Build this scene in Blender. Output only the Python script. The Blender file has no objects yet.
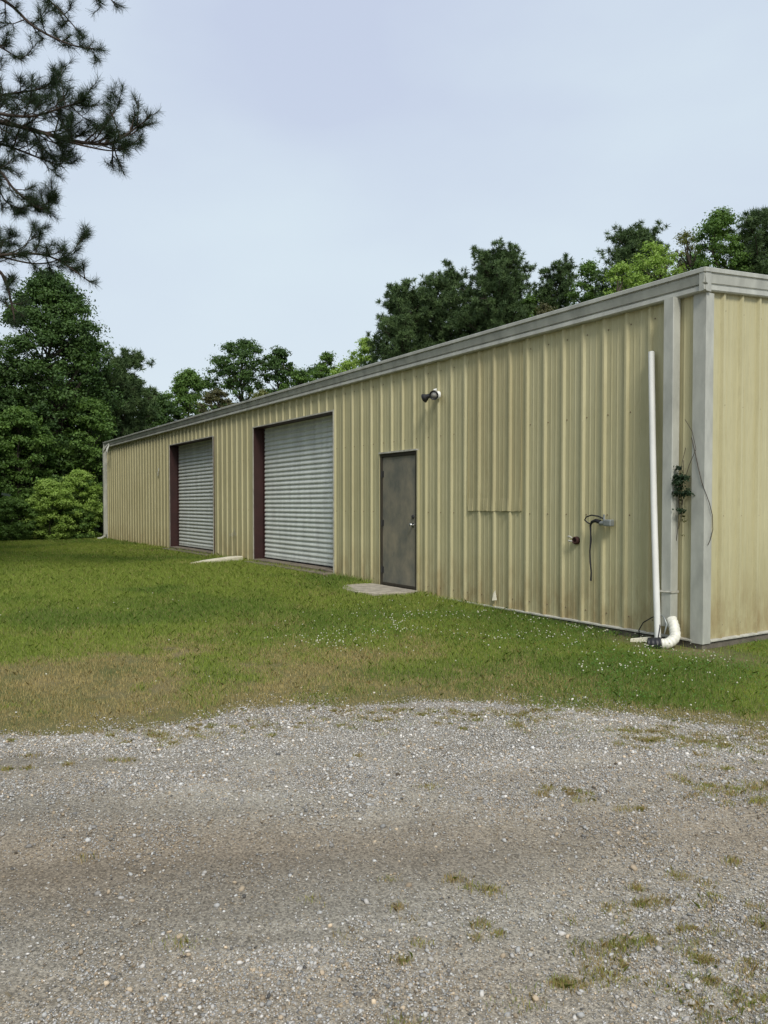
import bpy, math, random
import numpy as np
from mathutils import Vector, Matrix

# ------------------------------------------------------------------ camera, world, sun, exposure
S = bpy.context.scene
C = S.collection
F_PX = 770.0
CAM = Vector((4.60, -6.68, 1.36))
FW = Vector((-0.841, 0.541, 0)).normalized()
RT = Vector((FW.y * 1.0, -FW.x, 0)).normalized()
cam_d = bpy.data.cameras.new("camera")
cam = bpy.data.objects.new("camera", cam_d); C.objects.link(cam)
cam_d.sensor_fit = 'VERTICAL'; cam_d.sensor_height = 36.0
cam_d.lens = 36.0 * F_PX / 1024.0
cam_d.clip_end = 2000; cam_d.clip_start = 0.05
PITCH = math.radians(1.5)
cam_d.shift_y = 13.0 / 1024.0
look = FW * math.cos(PITCH) - Vector((0, 0, 1)) * math.sin(PITCH)
cam.rotation_euler = look.to_track_quat('-Z', 'Y').to_euler()
cam.location = CAM
S.camera = cam

SUN_EL, SUN_AZ = math.radians(46), math.radians(-21)        # azimuth of the sun measured from +X
sd = Vector((math.cos(SUN_EL) * math.cos(SUN_AZ), math.cos(SUN_EL) * math.sin(SUN_AZ), math.sin(SUN_EL)))
w = bpy.data.worlds.new("World"); S.world = w; w.use_nodes = True
nt = w.node_tree; nt.nodes.clear()
def N(t, typ, **kw):
    n = t.nodes.new(typ)
    for k, v in kw.items(): setattr(n, k, v)
    return n
sky = N(nt, 'ShaderNodeTexSky', sky_type='NISHITA', sun_disc=False)
sky.sun_elevation = SUN_EL; sky.sun_rotation = math.radians(90) - SUN_AZ
sky.dust_density = 3.0; sky.air_density = 1.2
b1 = N(nt, 'ShaderNodeBackground'); b1.inputs[1].default_value = 0.09
nt.links.new(sky.outputs[0], b1.inputs[0])
tc = N(nt, 'ShaderNodeTexCoord')
mp = N(nt, 'ShaderNodeMapping'); mp.inputs['Scale'].default_value = (1, 1, 2.2)
nt.links.new(tc.outputs['Generated'], mp.inputs[0])
ns = N(nt, 'ShaderNodeTexNoise'); ns.inputs['Scale'].default_value = 1.9; ns.inputs['Detail'].default_value = 5; ns.inputs['Roughness'].default_value = 0.45
nt.links.new(mp.outputs[0], ns.inputs[0])
cr = N(nt, 'ShaderNodeValToRGB')
cr.color_ramp.elements[0].position = 0.36; cr.color_ramp.elements[0].color = (0.60, 0.67, 0.83, 1)
cr.color_ramp.elements[1].position = 0.66; cr.color_ramp.elements[1].color = (0.72, 0.83, 0.91, 1)
nt.links.new(ns.outputs['Fac'], cr.inputs[0])
b2 = N(nt, 'ShaderNodeBackground'); b2.inputs[1].default_value = 1.0
sxw = N(nt, 'ShaderNodeSeparateXYZ'); nt.links.new(tc.outputs['Generated'], sxw.inputs[0])
mrw = N(nt, 'ShaderNodeMapRange', interpolation_type='SMOOTHSTEP'); mrw.inputs[1].default_value = 0.55; mrw.inputs[2].default_value = 0.05; mrw.inputs[3].default_value = 0.0; mrw.inputs[4].default_value = 0.75
nt.links.new(sxw.outputs[2], mrw.inputs[0])
mxw = N(nt, 'ShaderNodeMix', data_type='RGBA'); mxw.inputs[7].default_value = (0.74, 0.84, 0.90, 1)
nt.links.new(mrw.outputs[0], mxw.inputs[0]); nt.links.new(cr.outputs[0], mxw.inputs[6]); nt.links.new(mxw.outputs[2], b2.inputs[0])
mx = N(nt, 'ShaderNodeMixShader'); mx.inputs[0].default_value = 0.85
nt.links.new(b1.outputs[0], mx.inputs[1]); nt.links.new(b2.outputs[0], mx.inputs[2])
wo = N(nt, 'ShaderNodeOutputWorld'); nt.links.new(mx.outputs[0], wo.inputs[0])

sl = bpy.data.lights.new("sun", 'SUN'); sl.energy = 2.5; sl.angle = math.radians(16); sl.color = (1, 0.95, 0.86)
so = bpy.data.objects.new("sun", sl); C.objects.link(so)
so.rotation_euler = sd.to_track_quat('Z', 'Y').to_euler()
S.view_settings.view_transform = 'Standard'; S.view_settings.look = 'None'
S.view_settings.exposure = 0.10; S.view_settings.gamma = 1.0
S.view_settings.use_curve_mapping = False

random.seed(7)
RNG = np.random.default_rng(11)

# ------------------------------------------------------------------ helpers
def rd(r, d, z=0.0):                      # a ground spot given along / across the driveway (metres)
    p = Vector((CAM.x, CAM.y, 0)) + RT * r + FW * d
    return Vector((p.x, p.y, z))
def at(px, depth):                        # spot at a distance in the direction of a picture column
    p = rd((px - 384) / F_PX * depth, depth); return (p.x, p.y)
def zat(py, depth): return CAM.z + (505 - py) / F_PX * depth
def P3(px, py, depth): 
    x, y = at(px, depth); return Vector((x, y, zat(py, depth)))

def ss(a, b, x):
    t = np.clip((x - a) / (b - a), 0, 1); return t * t * (3 - 2 * t)
_lat = np.random.default_rng(3).random((256, 256))
def vnoise(x, y):
    xi = np.floor(x).astype(int); yi = np.floor(y).astype(int); fx = x - xi; fy = y - yi
    fx = fx * fx * (3 - 2 * fx); fy = fy * fy * (3 - 2 * fy)
    a = _lat[xi % 256, yi % 256]; b = _lat[(xi + 1) % 256, yi % 256]; c = _lat[xi % 256, (yi + 1) % 256]; d = _lat[(xi + 1) % 256, (yi + 1) % 256]
    return (a * (1 - fx) + b * fx) * (1 - fy) + (c * (1 - fx) + d * fx) * fy
def fbm(x, y, o=4):
    s = 0; a = 0.5; t = 0
    for i in range(o):
        s = s + a * vnoise(x * 2 ** i + 17.3 * i, y * 2 ** i + 5.1 * i); t += a; a *= 0.55
    return s / t

# terrain height: from the camera-side frame (r across, d ahead)
def to_rd(X, Y):
    dx = X - CAM.x; dy = Y - CAM.y
    return dx * RT.x + dy * RT.y, dx * FW.x + dy * FW.y
def gz(X, Y):
    X = np.asarray(X, float); Y = np.asarray(Y, float)
    r, d = to_rd(X, Y)
    z = 0.10 * ss(0.5, 9, -X) * ss(5.5, 12, d) - 0.14 * (1 - ss(4.4, 7.2, d))
    z = z + 0.03 * (fbm(X * 0.35 + 40, Y * 0.35 + 9, 3) - 0.5) * ss(0.3, 1.5, -Y)
    z = z - 0.05 * ss(20, 60, d) * 0
    z = z - 0.055 * (1 - ss(1.5, 6.5, -X)) * ss(5.0, 6.5, d)
    return z + 0.012 * (fbm(X * 2.1 + 9, Y * 2.1 + 31, 3) - 0.5)
def edge(r):                              # where the gravel stops and the lawn begins
    r = np.asarray(r, float)
    base = 5.25 + 0.42 * np.exp(-((r - 0.1) / 1.2) ** 2) - 0.45 * ss(-1.2, -3.2, r) * 1.0 + 0.02 * r
    base = 5.25 + 0.38 * np.exp(-((r - 0.1) / 1.3) ** 2) - 0.36 * np.clip((-r - 1.0) / 1.4, 0, 1) - 0.06 * np.clip((r - 1) / 1.4, 0, 1)
    return base + 0.5 * (fbm(r * 1.3 + 50, r * 0 + 3, 4) - 0.5)

# materials --------------------------------------------------------
def mat(name, col, rough=0.6, metal=0.0, var=0.0, vscale=8.0, stretch=None, bump=0.0, bscale=60.0, spec=0.5, dark=None, dirt=None, detail=6):
    m = bpy.data.materials.new(name); m.use_nodes = True; t = m.node_tree
    p = t.nodes['Principled BSDF']; p.inputs['Roughness'].default_value = rough; p.inputs['Metallic'].default_value = metal
    p.inputs['Specular IOR Level'].default_value = spec
    p.inputs['Base Color'].default_value = (*col, 1)
    if var > 0 or bump > 0:
        tcn = N(t, 'ShaderNodeTexCoord'); mpn = N(t, 'ShaderNodeMapping')
        t.links.new(tcn.outputs['Object'], mpn.inputs[0])
        if stretch: mpn.inputs['Scale'].default_value = stretch
    if var > 0:
        n = N(t, 'ShaderNodeTexNoise'); n.inputs['Scale'].default_value = vscale; n.inputs['Detail'].default_value = detail; n.inputs['Roughness'].default_value = 0.65
        t.links.new(mpn.outputs[0], n.inputs[0])
        r = N(t, 'ShaderNodeValToRGB')
        d2 = dark if dark else tuple(c * (1 - var) for c in col)
        r.color_ramp.elements[0].position = 0.3; r.color_ramp.elements[0].color = (*d2, 1)
        r.color_ramp.elements[1].position = 0.68; r.color_ramp.elements[1].color = (*[min(1, c * (1 + var * 0.35)) for c in col], 1)
        t.links.new(n.outputs['Fac'], r.inputs[0]); t.links.new(r.outputs[0], p.inputs['Base Color'])
    if bump > 0:
        n2 = N(t, 'ShaderNodeTexNoise'); n2.inputs['Scale'].default_value = bscale; n2.inputs['Detail'].default_value = 8; n2.inputs['Roughness'].default_value = 0.7
        t.links.new(mpn.outputs[0], n2.inputs[0])
        b = N(t, 'ShaderNodeBump'); b.inputs['Strength'].default_value = 1.0; b.inputs['Distance'].default_value = bump
        t.links.new(n2.outputs['Fac'], b.inputs['Height']); t.links.new(b.outputs[0], p.inputs['Normal'])
    return m

def attr_mat(name, rough=0.7, trans=0.0, spec=0.3, tint=(1, 1, 1), bump=0):
    m = bpy.data.materials.new(name); m.use_nodes = True; t = m.node_tree
    p = t.nodes['Principled BSDF']; p.inputs['Roughness'].default_value = rough; p.inputs['Specular IOR Level'].default_value = spec
    a = N(t, 'ShaderNodeAttribute'); a.attribute_name = 'Col'
    t.links.new(a.outputs['Color'], p.inputs['Base Color'])
    if trans > 0:
        tr = N(t, 'ShaderNodeBsdfTranslucent')
        mxc = N(t, 'ShaderNodeMix', data_type='RGBA', blend_type='MULTIPLY'); mxc.inputs[0].default_value = 1
        mxc.inputs[7].default_value = (*tint, 1)
        t.links.new(a.outputs['Color'], mxc.inputs[6]); t.links.new(mxc.outputs[2], tr.inputs[0])
        ms = N(t, 'ShaderNodeMixShader'); ms.inputs[0].default_value = trans
        out = t.nodes['Material Output']
        t.links.new(p.outputs[0], ms.inputs[1]); t.links.new(tr.outputs[0], ms.inputs[2]); t.links.new(ms.outputs[0], out.inputs[0])
    if bump:
        tcn = N(t, 'ShaderNodeTexCoord'); n2 = N(t, 'ShaderNodeTexNoise'); n2.inputs['Scale'].default_value = 300
        t.links.new(tcn.outputs['Object'], n2.inputs[0])
        b = N(t, 'ShaderNodeBump'); b.inputs['Distance'].default_value = bump
        t.links.new(n2.outputs['Fac'], b.inputs['Height']); t.links.new(b.outputs[0], p.inputs['Normal'])
    return m

def wall_mat(name, base, hue2, dirtcol, rust):
    """faded factory paint on a ribbed steel sheet: vertical streaks, dirt towards the base, rust blots."""
    m = bpy.data.materials.new(name); m.use_nodes = True; t = m.node_tree; L = t.links.new
    p = t.nodes['Principled BSDF']; p.inputs['Roughness'].default_value = 0.5; p.inputs['Specular IOR Level'].default_value = 0.35
    tcn = N(t, 'ShaderNodeTexCoord')
    def noise(scale, stretch, detail=5, rough=0.6):
        mpn = N(t, 'ShaderNodeMapping'); mpn.inputs['Scale'].default_value = stretch
        L(tcn.outputs['Object'], mpn.inputs[0])
        n = N(t, 'ShaderNodeTexNoise'); n.inputs['Scale'].default_value = scale; n.inputs['Detail'].default_value = detail; n.inputs['Roughness'].default_value = rough
        L(mpn.outputs[0], n.inputs[0]); return n
    def ramp(src, a, b, c0=(0, 0, 0, 1), c1=(1, 1, 1, 1)):
        r = N(t, 'ShaderNodeValToRGB'); r.color_ramp.elements[0].position = a; r.color_ramp.elements[1].position = b
        r.color_ramp.elements[0].color = c0; r.color_ramp.elements[1].color = c1
        L(src, r.inputs[0]); return r
    def mixc(fac, a, b, mode='MIX'):
        k = N(t, 'ShaderNodeMix', data_type='RGBA', blend_type=mode)
        if isinstance(fac, float): k.inputs[0].default_value = fac
        else: L(fac, k.inputs[0])
        for i, v in ((6, a), (7, b)):
            if isinstance(v, tuple): k.inputs[i].default_value = (*v, 1)
            else: L(v, k.inputs[i])
        return k.outputs[2]
    def mul(a, b):
        k = N(t, 'ShaderNodeMath', operation='MULTIPLY')
        for i, v in enumerate((a, b)):
            if isinstance(v, float): k.inputs[i].default_value = v
            else: L(v, k.inputs[i])
        return k.outputs[0]
    n1 = noise(2.2, (5, 5, 0.22), 6, 0.65)                     # long vertical streaks
    n2 = noise(0.8, (1, 1, 1.2), 4)                            # broad fading
    n3 = noise(30, (1, 1, 0.16), 4, 0.7)                      # fine runs
    c = mixc(ramp(n1.outputs['Fac'], 0.33, 0.66).outputs[0], base, hue2)
    c = mixc(mul(ramp(n2.outputs['Fac'], 0.4, 0.7).outputs[0], 0.45), c, tuple(x * 0.82 for x in base))
    c = mixc(mul(ramp(n3.outputs['Fac'], 0.50, 0.78).outputs[0], 0.32), c, dirtcol)
    sx = N(t, 'ShaderNodeSeparateXYZ'); L(tcn.outputs['Object'], sx.inputs[0])
    mr = N(t, 'ShaderNodeMapRange'); mr.inputs[1].default_value = 0.75; mr.inputs[2].default_value = 0.0; mr.inputs[3].default_value = 0.0; mr.inputs[4].default_value = 1.0
    L(sx.outputs[2], mr.inputs[0])
    n4 = noise(3.5, (1.5, 1.5, 0.6), 6, 0.7)
    c = mixc(mul(mul(mr.outputs[0], ramp(n4.outputs['Fac'], 0.35, 0.65).outputs[0]), 0.75), c, rust)
    n5 = noise(9, (1, 1, 0.7), 8, 0.8)
    c = mixc(mul(ramp(n5.outputs['Fac'], 0.68, 0.76).outputs[0], 0.5), c, rust)
    L(c, p.inputs['Base Color'])
    nb = noise(1.6, (1, 1, 0.5), 3)
    b = N(t, 'ShaderNodeBump'); b.inputs['Distance'].default_value = 0.012; L(nb.outputs['Fac'], b.inputs['Height']); L(b.outputs[0], p.inputs['Normal'])
    return m

M = {}
M['tan'] = wall_mat('faded_tan_paint', (0.45, 0.41, 0.232), (0.51, 0.475, 0.29), (0.26, 0.225, 0.125), (0.22, 0.135, 0.05))
M['tan_patch'] = wall_mat('patch_sheet_paint', (0.40, 0.355, 0.195), (0.45, 0.41, 0.24), (0.25, 0.20, 0.11), (0.22, 0.135, 0.05))
M['trim'] = mat('grey_trim_paint', (0.44, 0.445, 0.395), 0.45, var=0.30, vscale=5, stretch=(1, 1, 0.4), bump=0.002, bscale=9)
M['trim_dark'] = mat('gutter_groove', (0.12, 0.12, 0.11), 0.6)
M['white_trim'] = mat('pale_trim', (0.50, 0.485, 0.42), 0.5, var=0.35, vscale=9)
M['maroon'] = mat('maroon_primer', (0.036, 0.011, 0.010), 0.55, var=0.4, vscale=3)
M['galv'] = mat('painted_curtain_steel', (0.66, 0.69, 0.65), 0.45, 0.0, var=0.22, vscale=2.2, stretch=(3, 3, 0.5))
M['roof'] = mat('galvanised_roof', (0.45, 0.46, 0.44), 0.4, 0.5, var=0.25, vscale=2)
M['rubber'] = mat('bottom_seal', (0.03, 0.03, 0.03), 0.8)
M['door'] = mat('worn_bronze_door_paint', (0.255, 0.225, 0.165), 0.55, 0.0, spec=0.3, var=0.2, vscale=2.4, dark=(0.10, 0.11, 0.10), stretch=(1.2, 1.2, 0.8))
M['door_frame'] = mat('dark_bronze_frame', (0.045, 0.038, 0.028), 0.5, var=0.3)
M['chrome'] = mat('worn_chrome', (0.6, 0.6, 0.58), 0.25, 0.9, var=0.2)
M['black'] = mat('black_plastic', (0.015, 0.015, 0.018), 0.5, var=0.3)
M['pvc'] = mat('white_pvc', (0.80, 0.80, 0.76), 0.35, var=0.12, vscale=5, stretch=(1, 1, 0.5))
M['flex'] = mat('white_flex_pipe', (0.82, 0.80, 0.70), 0.45, var=0.30, vscale=14)
M['concrete'] = mat('weathered_concrete', (0.40, 0.36, 0.29), 0.9, var=0.45, vscale=7, bump=0.01, bscale=30)
M['pale_concrete'] = mat('pale_concrete', (0.70, 0.66, 0.52), 0.85, var=0.25, vscale=7, bump=0.006, bscale=30)
M['slab'] = mat('foundation_concrete', (0.16, 0.14, 0.11), 0.9, var=0.4, vscale=7, bump=0.01, bscale=30)
M['sill'] = mat('dirty_sill_concrete', (0.21, 0.175, 0.135), 0.9, var=0.5, vscale=5, bump=0.01, bscale=30)
M['inside'] = mat('dark_interior', (0.02, 0.02, 0.02), 0.9)
M['bark'] = mat('grey_brown_bark', (0.075, 0.06, 0.045), 0.9, var=0.5, vscale=6, stretch=(1, 1, 0.3), bump=0.02, bscale=12)
M['pinebark'] = mat('pine_bark', (0.06, 0.042, 0.032), 0.9, var=0.5, vscale=6, stretch=(1, 1, 0.4), bump=0.02, bscale=12)
M['leaf'] = attr_mat('leaves', 0.6, 0.30, 0.3, (1.2, 1.25, 0.6))
M['needle'] = attr_mat('needles', 0.65, 0.12, 0.25, (1.1, 1.2, 0.7))
M['grass'] = attr_mat('grass_blades', 0.65, 0.46, 0.25, (1.2, 1.2, 0.6))
M['stone'] = attr_mat('crushed_stone', 0.85, 0, 0.25, bump=0.002)
M['petal'] = mat('clover_white', (0.56, 0.55, 0.42), 0.8)
M['grey_metal'] = mat('dull_zinc', (0.30, 0.32, 0.31), 0.5, 0.5, var=0.3)
M['rust'] = mat('rusty_brown', (0.045, 0.014, 0.010), 0.8, var=0.4)
M['lens'] = mat('lamp_glass', (0.45, 0.43, 0.40), 0.2, 0.2, var=0.3)

# mesh helpers -----------------------------------------------------
class MB:
    def __init__(s): s.v = []; s.f = []; s.m = []; s.sm = []
    def add(s, vs, fs, mi=0, smooth=False):
        o = len(s.v); s.v += [tuple(v) for v in vs]
        for f in fs: s.f.append(tuple(i + o for i in f)); s.m.append(mi); s.sm.append(smooth)
    def box(s, a, b, mi=0, rot=None, org=None):
        x0, y0, z0 = a; x1, y1, z1 = b
        vs = [Vector(p) for p in ((x0,y0,z0),(x1,y0,z0),(x1,y1,z0),(x0,y1,z0),(x0,y0,z1),(x1,y0,z1),(x1,y1,z1),(x0,y1,z1))]
        if rot is not None:
            o = Vector(org or (0, 0, 0)); vs = [rot @ (v - o) + o for v in vs]
        s.add(vs, [(3,2,1,0),(4,5,6,7),(0,1,5,4),(1,2,6,5),(2,3,7,6),(3,0,4,7)], mi)
    def tube(s, pts, rad, n=8, mi=0, cap=True, smooth=True, ax=None):
        pts = [Vector(p) for p in pts]; k = len(pts)
        if not hasattr(rad, '__len__'): rad = [rad] * k
        rings = []; up = None
        for i in range(k):
            t = Vector(ax).normalized() if ax is not None else (pts[min(i + 1, k - 1)] - pts[max(i - 1, 0)]).normalized()
            if up is None: up = Vector((0, 0, 1)) if abs(t.z) < 0.9 else Vector((1, 0, 0))
            a = t.cross(up).normalized(); b = a.cross(t).normalized(); up = b
            rings.append([pts[i] + (a * math.cos(q * 2 * math.pi / n) + b * math.sin(q * 2 * math.pi / n)) * rad[i] for q in range(n)])
        vs = [v for r_ in rings for v in r_]; fs = []
        for i in range(k - 1):
            for q in range(n): fs.append((i*n+q, i*n+(q+1)%n, (i+1)*n+(q+1)%n, (i+1)*n+q))
        s.add(vs, fs, mi, smooth)
        if cap: s.add(rings[0], [tuple(range(n))], mi); s.add(rings[-1], [tuple(reversed(range(n)))], mi)
    def extr(s, prof, a, b, axis, mi=0, caps=True, closed=True):
        """profile of (p, q) pairs extruded from a to b along axis 'x'|'y'|'z'"""
        def mk(p, q, t): return {'x': (t, p, q), 'y': (p, t, q), 'z': (p, q, t)}[axis]
        n = len(prof); vs = [mk(p, q, a) for p, q in prof] + [mk(p, q, b) for p, q in prof]
        fs = [(i, (i + 1) % n, n + (i + 1) % n, n + i) for i in range(n if closed else n - 1)]
        if caps and closed: fs += [tuple(reversed(range(n))), tuple(range(n, 2 * n))]
        s.add(vs, fs, mi)
    def build(s, name, mats, parent=None, loc=None, bevel=0):
        me = bpy.data.meshes.new(name); me.from_pydata([tuple(v) for v in s.v], [], s.f)
        if not isinstance(mats, (list, tuple)): mats = [mats]
        for m_ in mats: me.materials.append(m_)
        me.polygons.foreach_set('material_index', s.m); me.polygons.foreach_set('use_smooth', s.sm); me.update()
        o = bpy.data.objects.new(name, me); C.objects.link(o)
        if parent: o.parent = parent
        if loc is not None: o.location = loc
        if bevel:
            b = o.modifiers.new('bevel', 'BEVEL'); b.width = bevel; b.segments = 2; b.limit_method = 'ANGLE'
        return o
def soup(name, V, nper, col, material, parent=None, fpat=None, smooth=False):
    """V: (n, nper, 3) vertices; fpat: list of faces inside one element; col: (n, 3)"""
    n = V.shape[0]
    me = bpy.data.meshes.new(name)
    if fpat is None: fpat = [tuple(range(nper))]
    fl = len(fpat[0]); fp = np.array(fpat)
    idx = (fp[None] + (np.arange(n) * nper)[:, None, None]).reshape(-1)
    nf = n * len(fpat)
    me.vertices.add(n * nper); me.vertices.foreach_set('co', V.astype(np.float32).reshape(-1))
    me.loops.add(nf * fl); me.loops.foreach_set('vertex_index', idx.astype(np.int32))
    me.polygons.add(nf); me.polygons.foreach_set('loop_start', (np.arange(nf) * fl).astype(np.int32))
    if smooth: me.polygons.foreach_set('use_smooth', np.ones(nf, bool))
    me.update(calc_edges=True)
    if col is not None:
        a = me.color_attributes.new('Col', 'FLOAT_COLOR', 'POINT')
        c4 = np.ones((n, nper, 4), np.float32); c4[:, :, :3] = col[:, None, :]
        a.data.foreach_set('color', c4.reshape(-1))
    me.materials.append(material)
    o = bpy.data.objects.new(name, me); C.objects.link(o)
    if parent: o.parent = parent
    return o
def empty(name, loc, label, cat, group=None):
    o = bpy.data.objects.new(name, None); C.objects.link(o); o.location = loc; o.empty_display_size = 0.2
    tag(o, label, cat, group); return o
def tag(o, label, cat, group=None):
    o['label'] = label; o['category'] = cat
    if group: o['group'] = group
    return o
def kind(o, k): o['kind'] = k; return o

# ------------------------------------------------------------------ ground
def ground():
    rr = np.concatenate([-np.geomspace(420, 9.2, 26), np.arange(-9, 9.01, 0.16), np.geomspace(9.2, 420, 26)])
    dd = np.concatenate([-np.geomspace(300, 3.2, 18), np.arange(-3, 14.01, 0.14), np.geomspace(14.4, 520, 50)])
    R, D = np.meshgrid(rr, dd)
    X = CAM.x + RT.x * R + FW.x * D; Y = CAM.y + RT.y * R + FW.y * D
    Z = gz(X, Y) - 0.07 * ss(0.15, 0.5, edge(R) - D)
    V = np.stack([X, Y, Z], -1).reshape(-1, 3); nx = len(rr); ny = len(dd)
    i = np.arange(nx - 1)[None] + np.arange(ny - 1)[:, None] * nx
    Fc = np.stack([i, i + 1, i + 1 + nx, i + nx], -1).reshape(-1, 4)
    me = bpy.data.meshes.new('lawn'); me.from_pydata(V.tolist(), [], Fc.tolist())
    me.polygons.foreach_set('use_smooth', np.ones(len(Fc), bool))
    m = bpy.data.materials.new('lawn_soil'); m.use_nodes = True; t = m.node_tree; p = t.nodes['Principled BSDF']
    p.inputs['Roughness'].default_value = 0.95; p.inputs['Specular IOR Level'].default_value = 0.1
    g = N(t, 'ShaderNodeNewGeometry'); n = N(t, 'ShaderNodeTexNoise'); n.inputs['Scale'].default_value = 1.3; n.inputs['Detail'].default_value = 10; n.inputs['Roughness'].default_value = 0.7
    t.links.new(g.outputs['Position'], n.inputs[0])
    r = N(t, 'ShaderNodeValToRGB'); r.color_ramp.elements[0].position = 0.35; r.color_ramp.elements[0].color = (0.09, 0.11, 0.035, 1)
    r.color_ramp.elements[1].position = 0.65; r.color_ramp.elements[1].color = (0.20, 0.165, 0.085, 1)
    t.links.new(n.outputs['Fac'], r.inputs[0]); t.links.new(r.outputs[0], p.inputs['Base Color'])
    n2 = N(t, 'ShaderNodeTexNoise'); n2.inputs['Scale'].default_value = 45; n2.inputs['Detail'].default_value = 6
    t.links.new(g.outputs['Position'], n2.inputs[0])
    b = N(t, 'ShaderNodeBump'); b.inputs['Distance'].default_value = 0.02; t.links.new(n2.outputs['Fac'], b.inputs['Height']); t.links.new(b.outputs[0], p.inputs['Normal'])
    me.materials.append(m)
    o = bpy.data.objects.new('lawn', me); C.objects.link(o); kind(o, 'structure')
ground()

# zone masks on the driveway (compacted wheel tracks / brown dirt)
def dirt_mask(r, d):
    band = np.exp(-((d - 3.35 - 0.10 * r) / 0.42) ** 2) * 0.75 + np.exp(-((d - 2.35 - 0.05 * r) / 0.22) ** 2) * 0.35 + 0.25 * np.exp(-((d - 4.25) / 0.2) ** 2)
    return np.clip(band + 0.9 * (fbm(r * 0.9 + 7, d * 1.8 + 70, 4) - 0.5) + 0.08, 0, 1)
def driveway():
    rr = np.concatenate([-np.geomspace(45, 6.2, 14), np.arange(-6, 6.01, 0.035), np.geomspace(6.2, 45, 14)])
    tt = np.concatenate([np.linspace(0, 0.4, 10)[:-1], np.linspace(0.4, 1, 260)])
    R, T = np.meshgrid(rr, tt)
    E_ = edge(R) + 0.05; D = -6 + (E_ + 6) * T
    X = CAM.x + RT.x * R + FW.x * D; Y = CAM.y + RT.y * R + FW.y * D
    Z = gz(X, Y) + 0.006 + 0.008 * (fbm(R * 3.0 + 5, D * 3.0 + 8, 4) - 0.5) + 0.005 * (fbm(R * 22, D * 22 + 4, 3) - 0.5)
    Z = Z - 0.02 * dirt_mask(R, D) * 0.4
    Z = Z - 0.022 * ss(0.06, 0.0, E_ - D)
    V = np.stack([X, Y, Z], -1).reshape(-1, 3); nx = len(rr); ny = len(tt)
    i = np.arange(nx - 1)[None] + np.arange(ny - 1)[:, None] * nx
    Fc = np.stack([i, i + 1, i + 1 + nx, i + nx], -1).reshape(-1, 4)
    me = bpy.data.meshes.new('gravel_driveway'); me.from_pydata(V.tolist(), [], Fc.tolist())
    me.polygons.foreach_set('use_smooth', np.ones(len(Fc), bool))
    dm = dirt_mask(R, D).reshape(-1)
    a = me.color_attributes.new('Col', 'FLOAT_COLOR', 'POINT')
    c0 = np.array([0.37, 0.34, 0.28]); c1 = np.array([0.31, 0.26, 0.195])
    c4 = np.ones((len(dm), 4), np.float32); c4[:, :3] = c0 * (1 - dm[:, None]) + c1 * dm[:, None]
    bd = fbm(R * 0.35 + 4, D * 3.4 + 19 - 0.3 * R, 4).reshape(-1); c4[:, :3] *= (0.86 + 0.35 * ss(0.3, 0.65, bd))[:, None]
    a.data.foreach_set('color', c4.reshape(-1))
    m = bpy.data.materials.new('compacted_gravel'); m.use_nodes = True; t = m.node_tree; p = t.nodes['Principled BSDF']; L = t.links.new
    p.inputs['Roughness'].default_value = 0.95; p.inputs['Specular IOR Level'].default_value = 0.12
    at_ = N(t, 'ShaderNodeAttribute'); at_.attribute_name = 'Col'
    g = N(t, 'ShaderNodeNewGeometry')
    vo = N(t, 'ShaderNodeTexVoronoi'); vo.inputs['Scale'].default_value = 120; L(g.outputs['Position'], vo.inputs['Vector'])
    n = N(t, 'ShaderNodeTexNoise'); n.inputs['Scale'].default_value = 70; n.inputs['Detail'].default_value = 6; n.inputs['Roughness'].default_value = 0.8; L(g.outputs['Position'], n.inputs[0])
    r = N(t, 'ShaderNodeValToRGB'); r.color_ramp.elements[0].position = 0.3; r.color_ramp.elements[0].color = (0.55, 0.55, 0.55, 1); r.color_ramp.elements[1].position = 0.7; r.color_ramp.elements[1].color = (1.3, 1.3, 1.3, 1)
    L(n.outputs['Fac'], r.inputs[0])
    mxc = N(t, 'ShaderNodeMix', data_type='RGBA', blend_type='MULTIPLY'); mxc.inputs[0].default_value = 1
    L(at_.outputs['Color'], mxc.inputs[6]); L(r.outputs[0], mxc.inputs[7])
    sep = N(t, 'ShaderNodeSeparateColor'); L(vo.outputs['Color'], sep.inputs[0])
    r2 = N(t, 'ShaderNodeValToRGB'); r2.color_ramp.elements[0].color = (0.6, 0.6, 0.6, 1); r2.color_ramp.elements[1].color = (1.35, 1.35, 1.35, 1)
    L(sep.outputs[0], r2.inputs[0])
    mx2 = N(t, 'ShaderNodeMix', data_type='RGBA', blend_type='MULTIPLY'); mx2.inputs[0].default_value = 1
    L(mxc.outputs[2], mx2.inputs[6]); L(r2.outputs[0], mx2.inputs[7]); L(mx2.outputs[2], p.inputs['Base Color'])
    b = N(t, 'ShaderNodeBump'); b.inputs['Distance'].default_value = 0.006; L(vo.outputs['Distance'], b.inputs['Height']); b.invert = True
    b2 = N(t, 'ShaderNodeBump'); b2.inputs['Distance'].default_value = 0.006; L(n.outputs['Fac'], b2.inputs['Height']); L(b.outputs[0], b2.inputs['Normal']); L(b2.outputs[0], p.inputs['Normal'])
    me.materials.append(m)
    o = bpy.data.objects.new('gravel_driveway', me); C.objects.link(o); kind(o, 'structure')
driveway()

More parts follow.
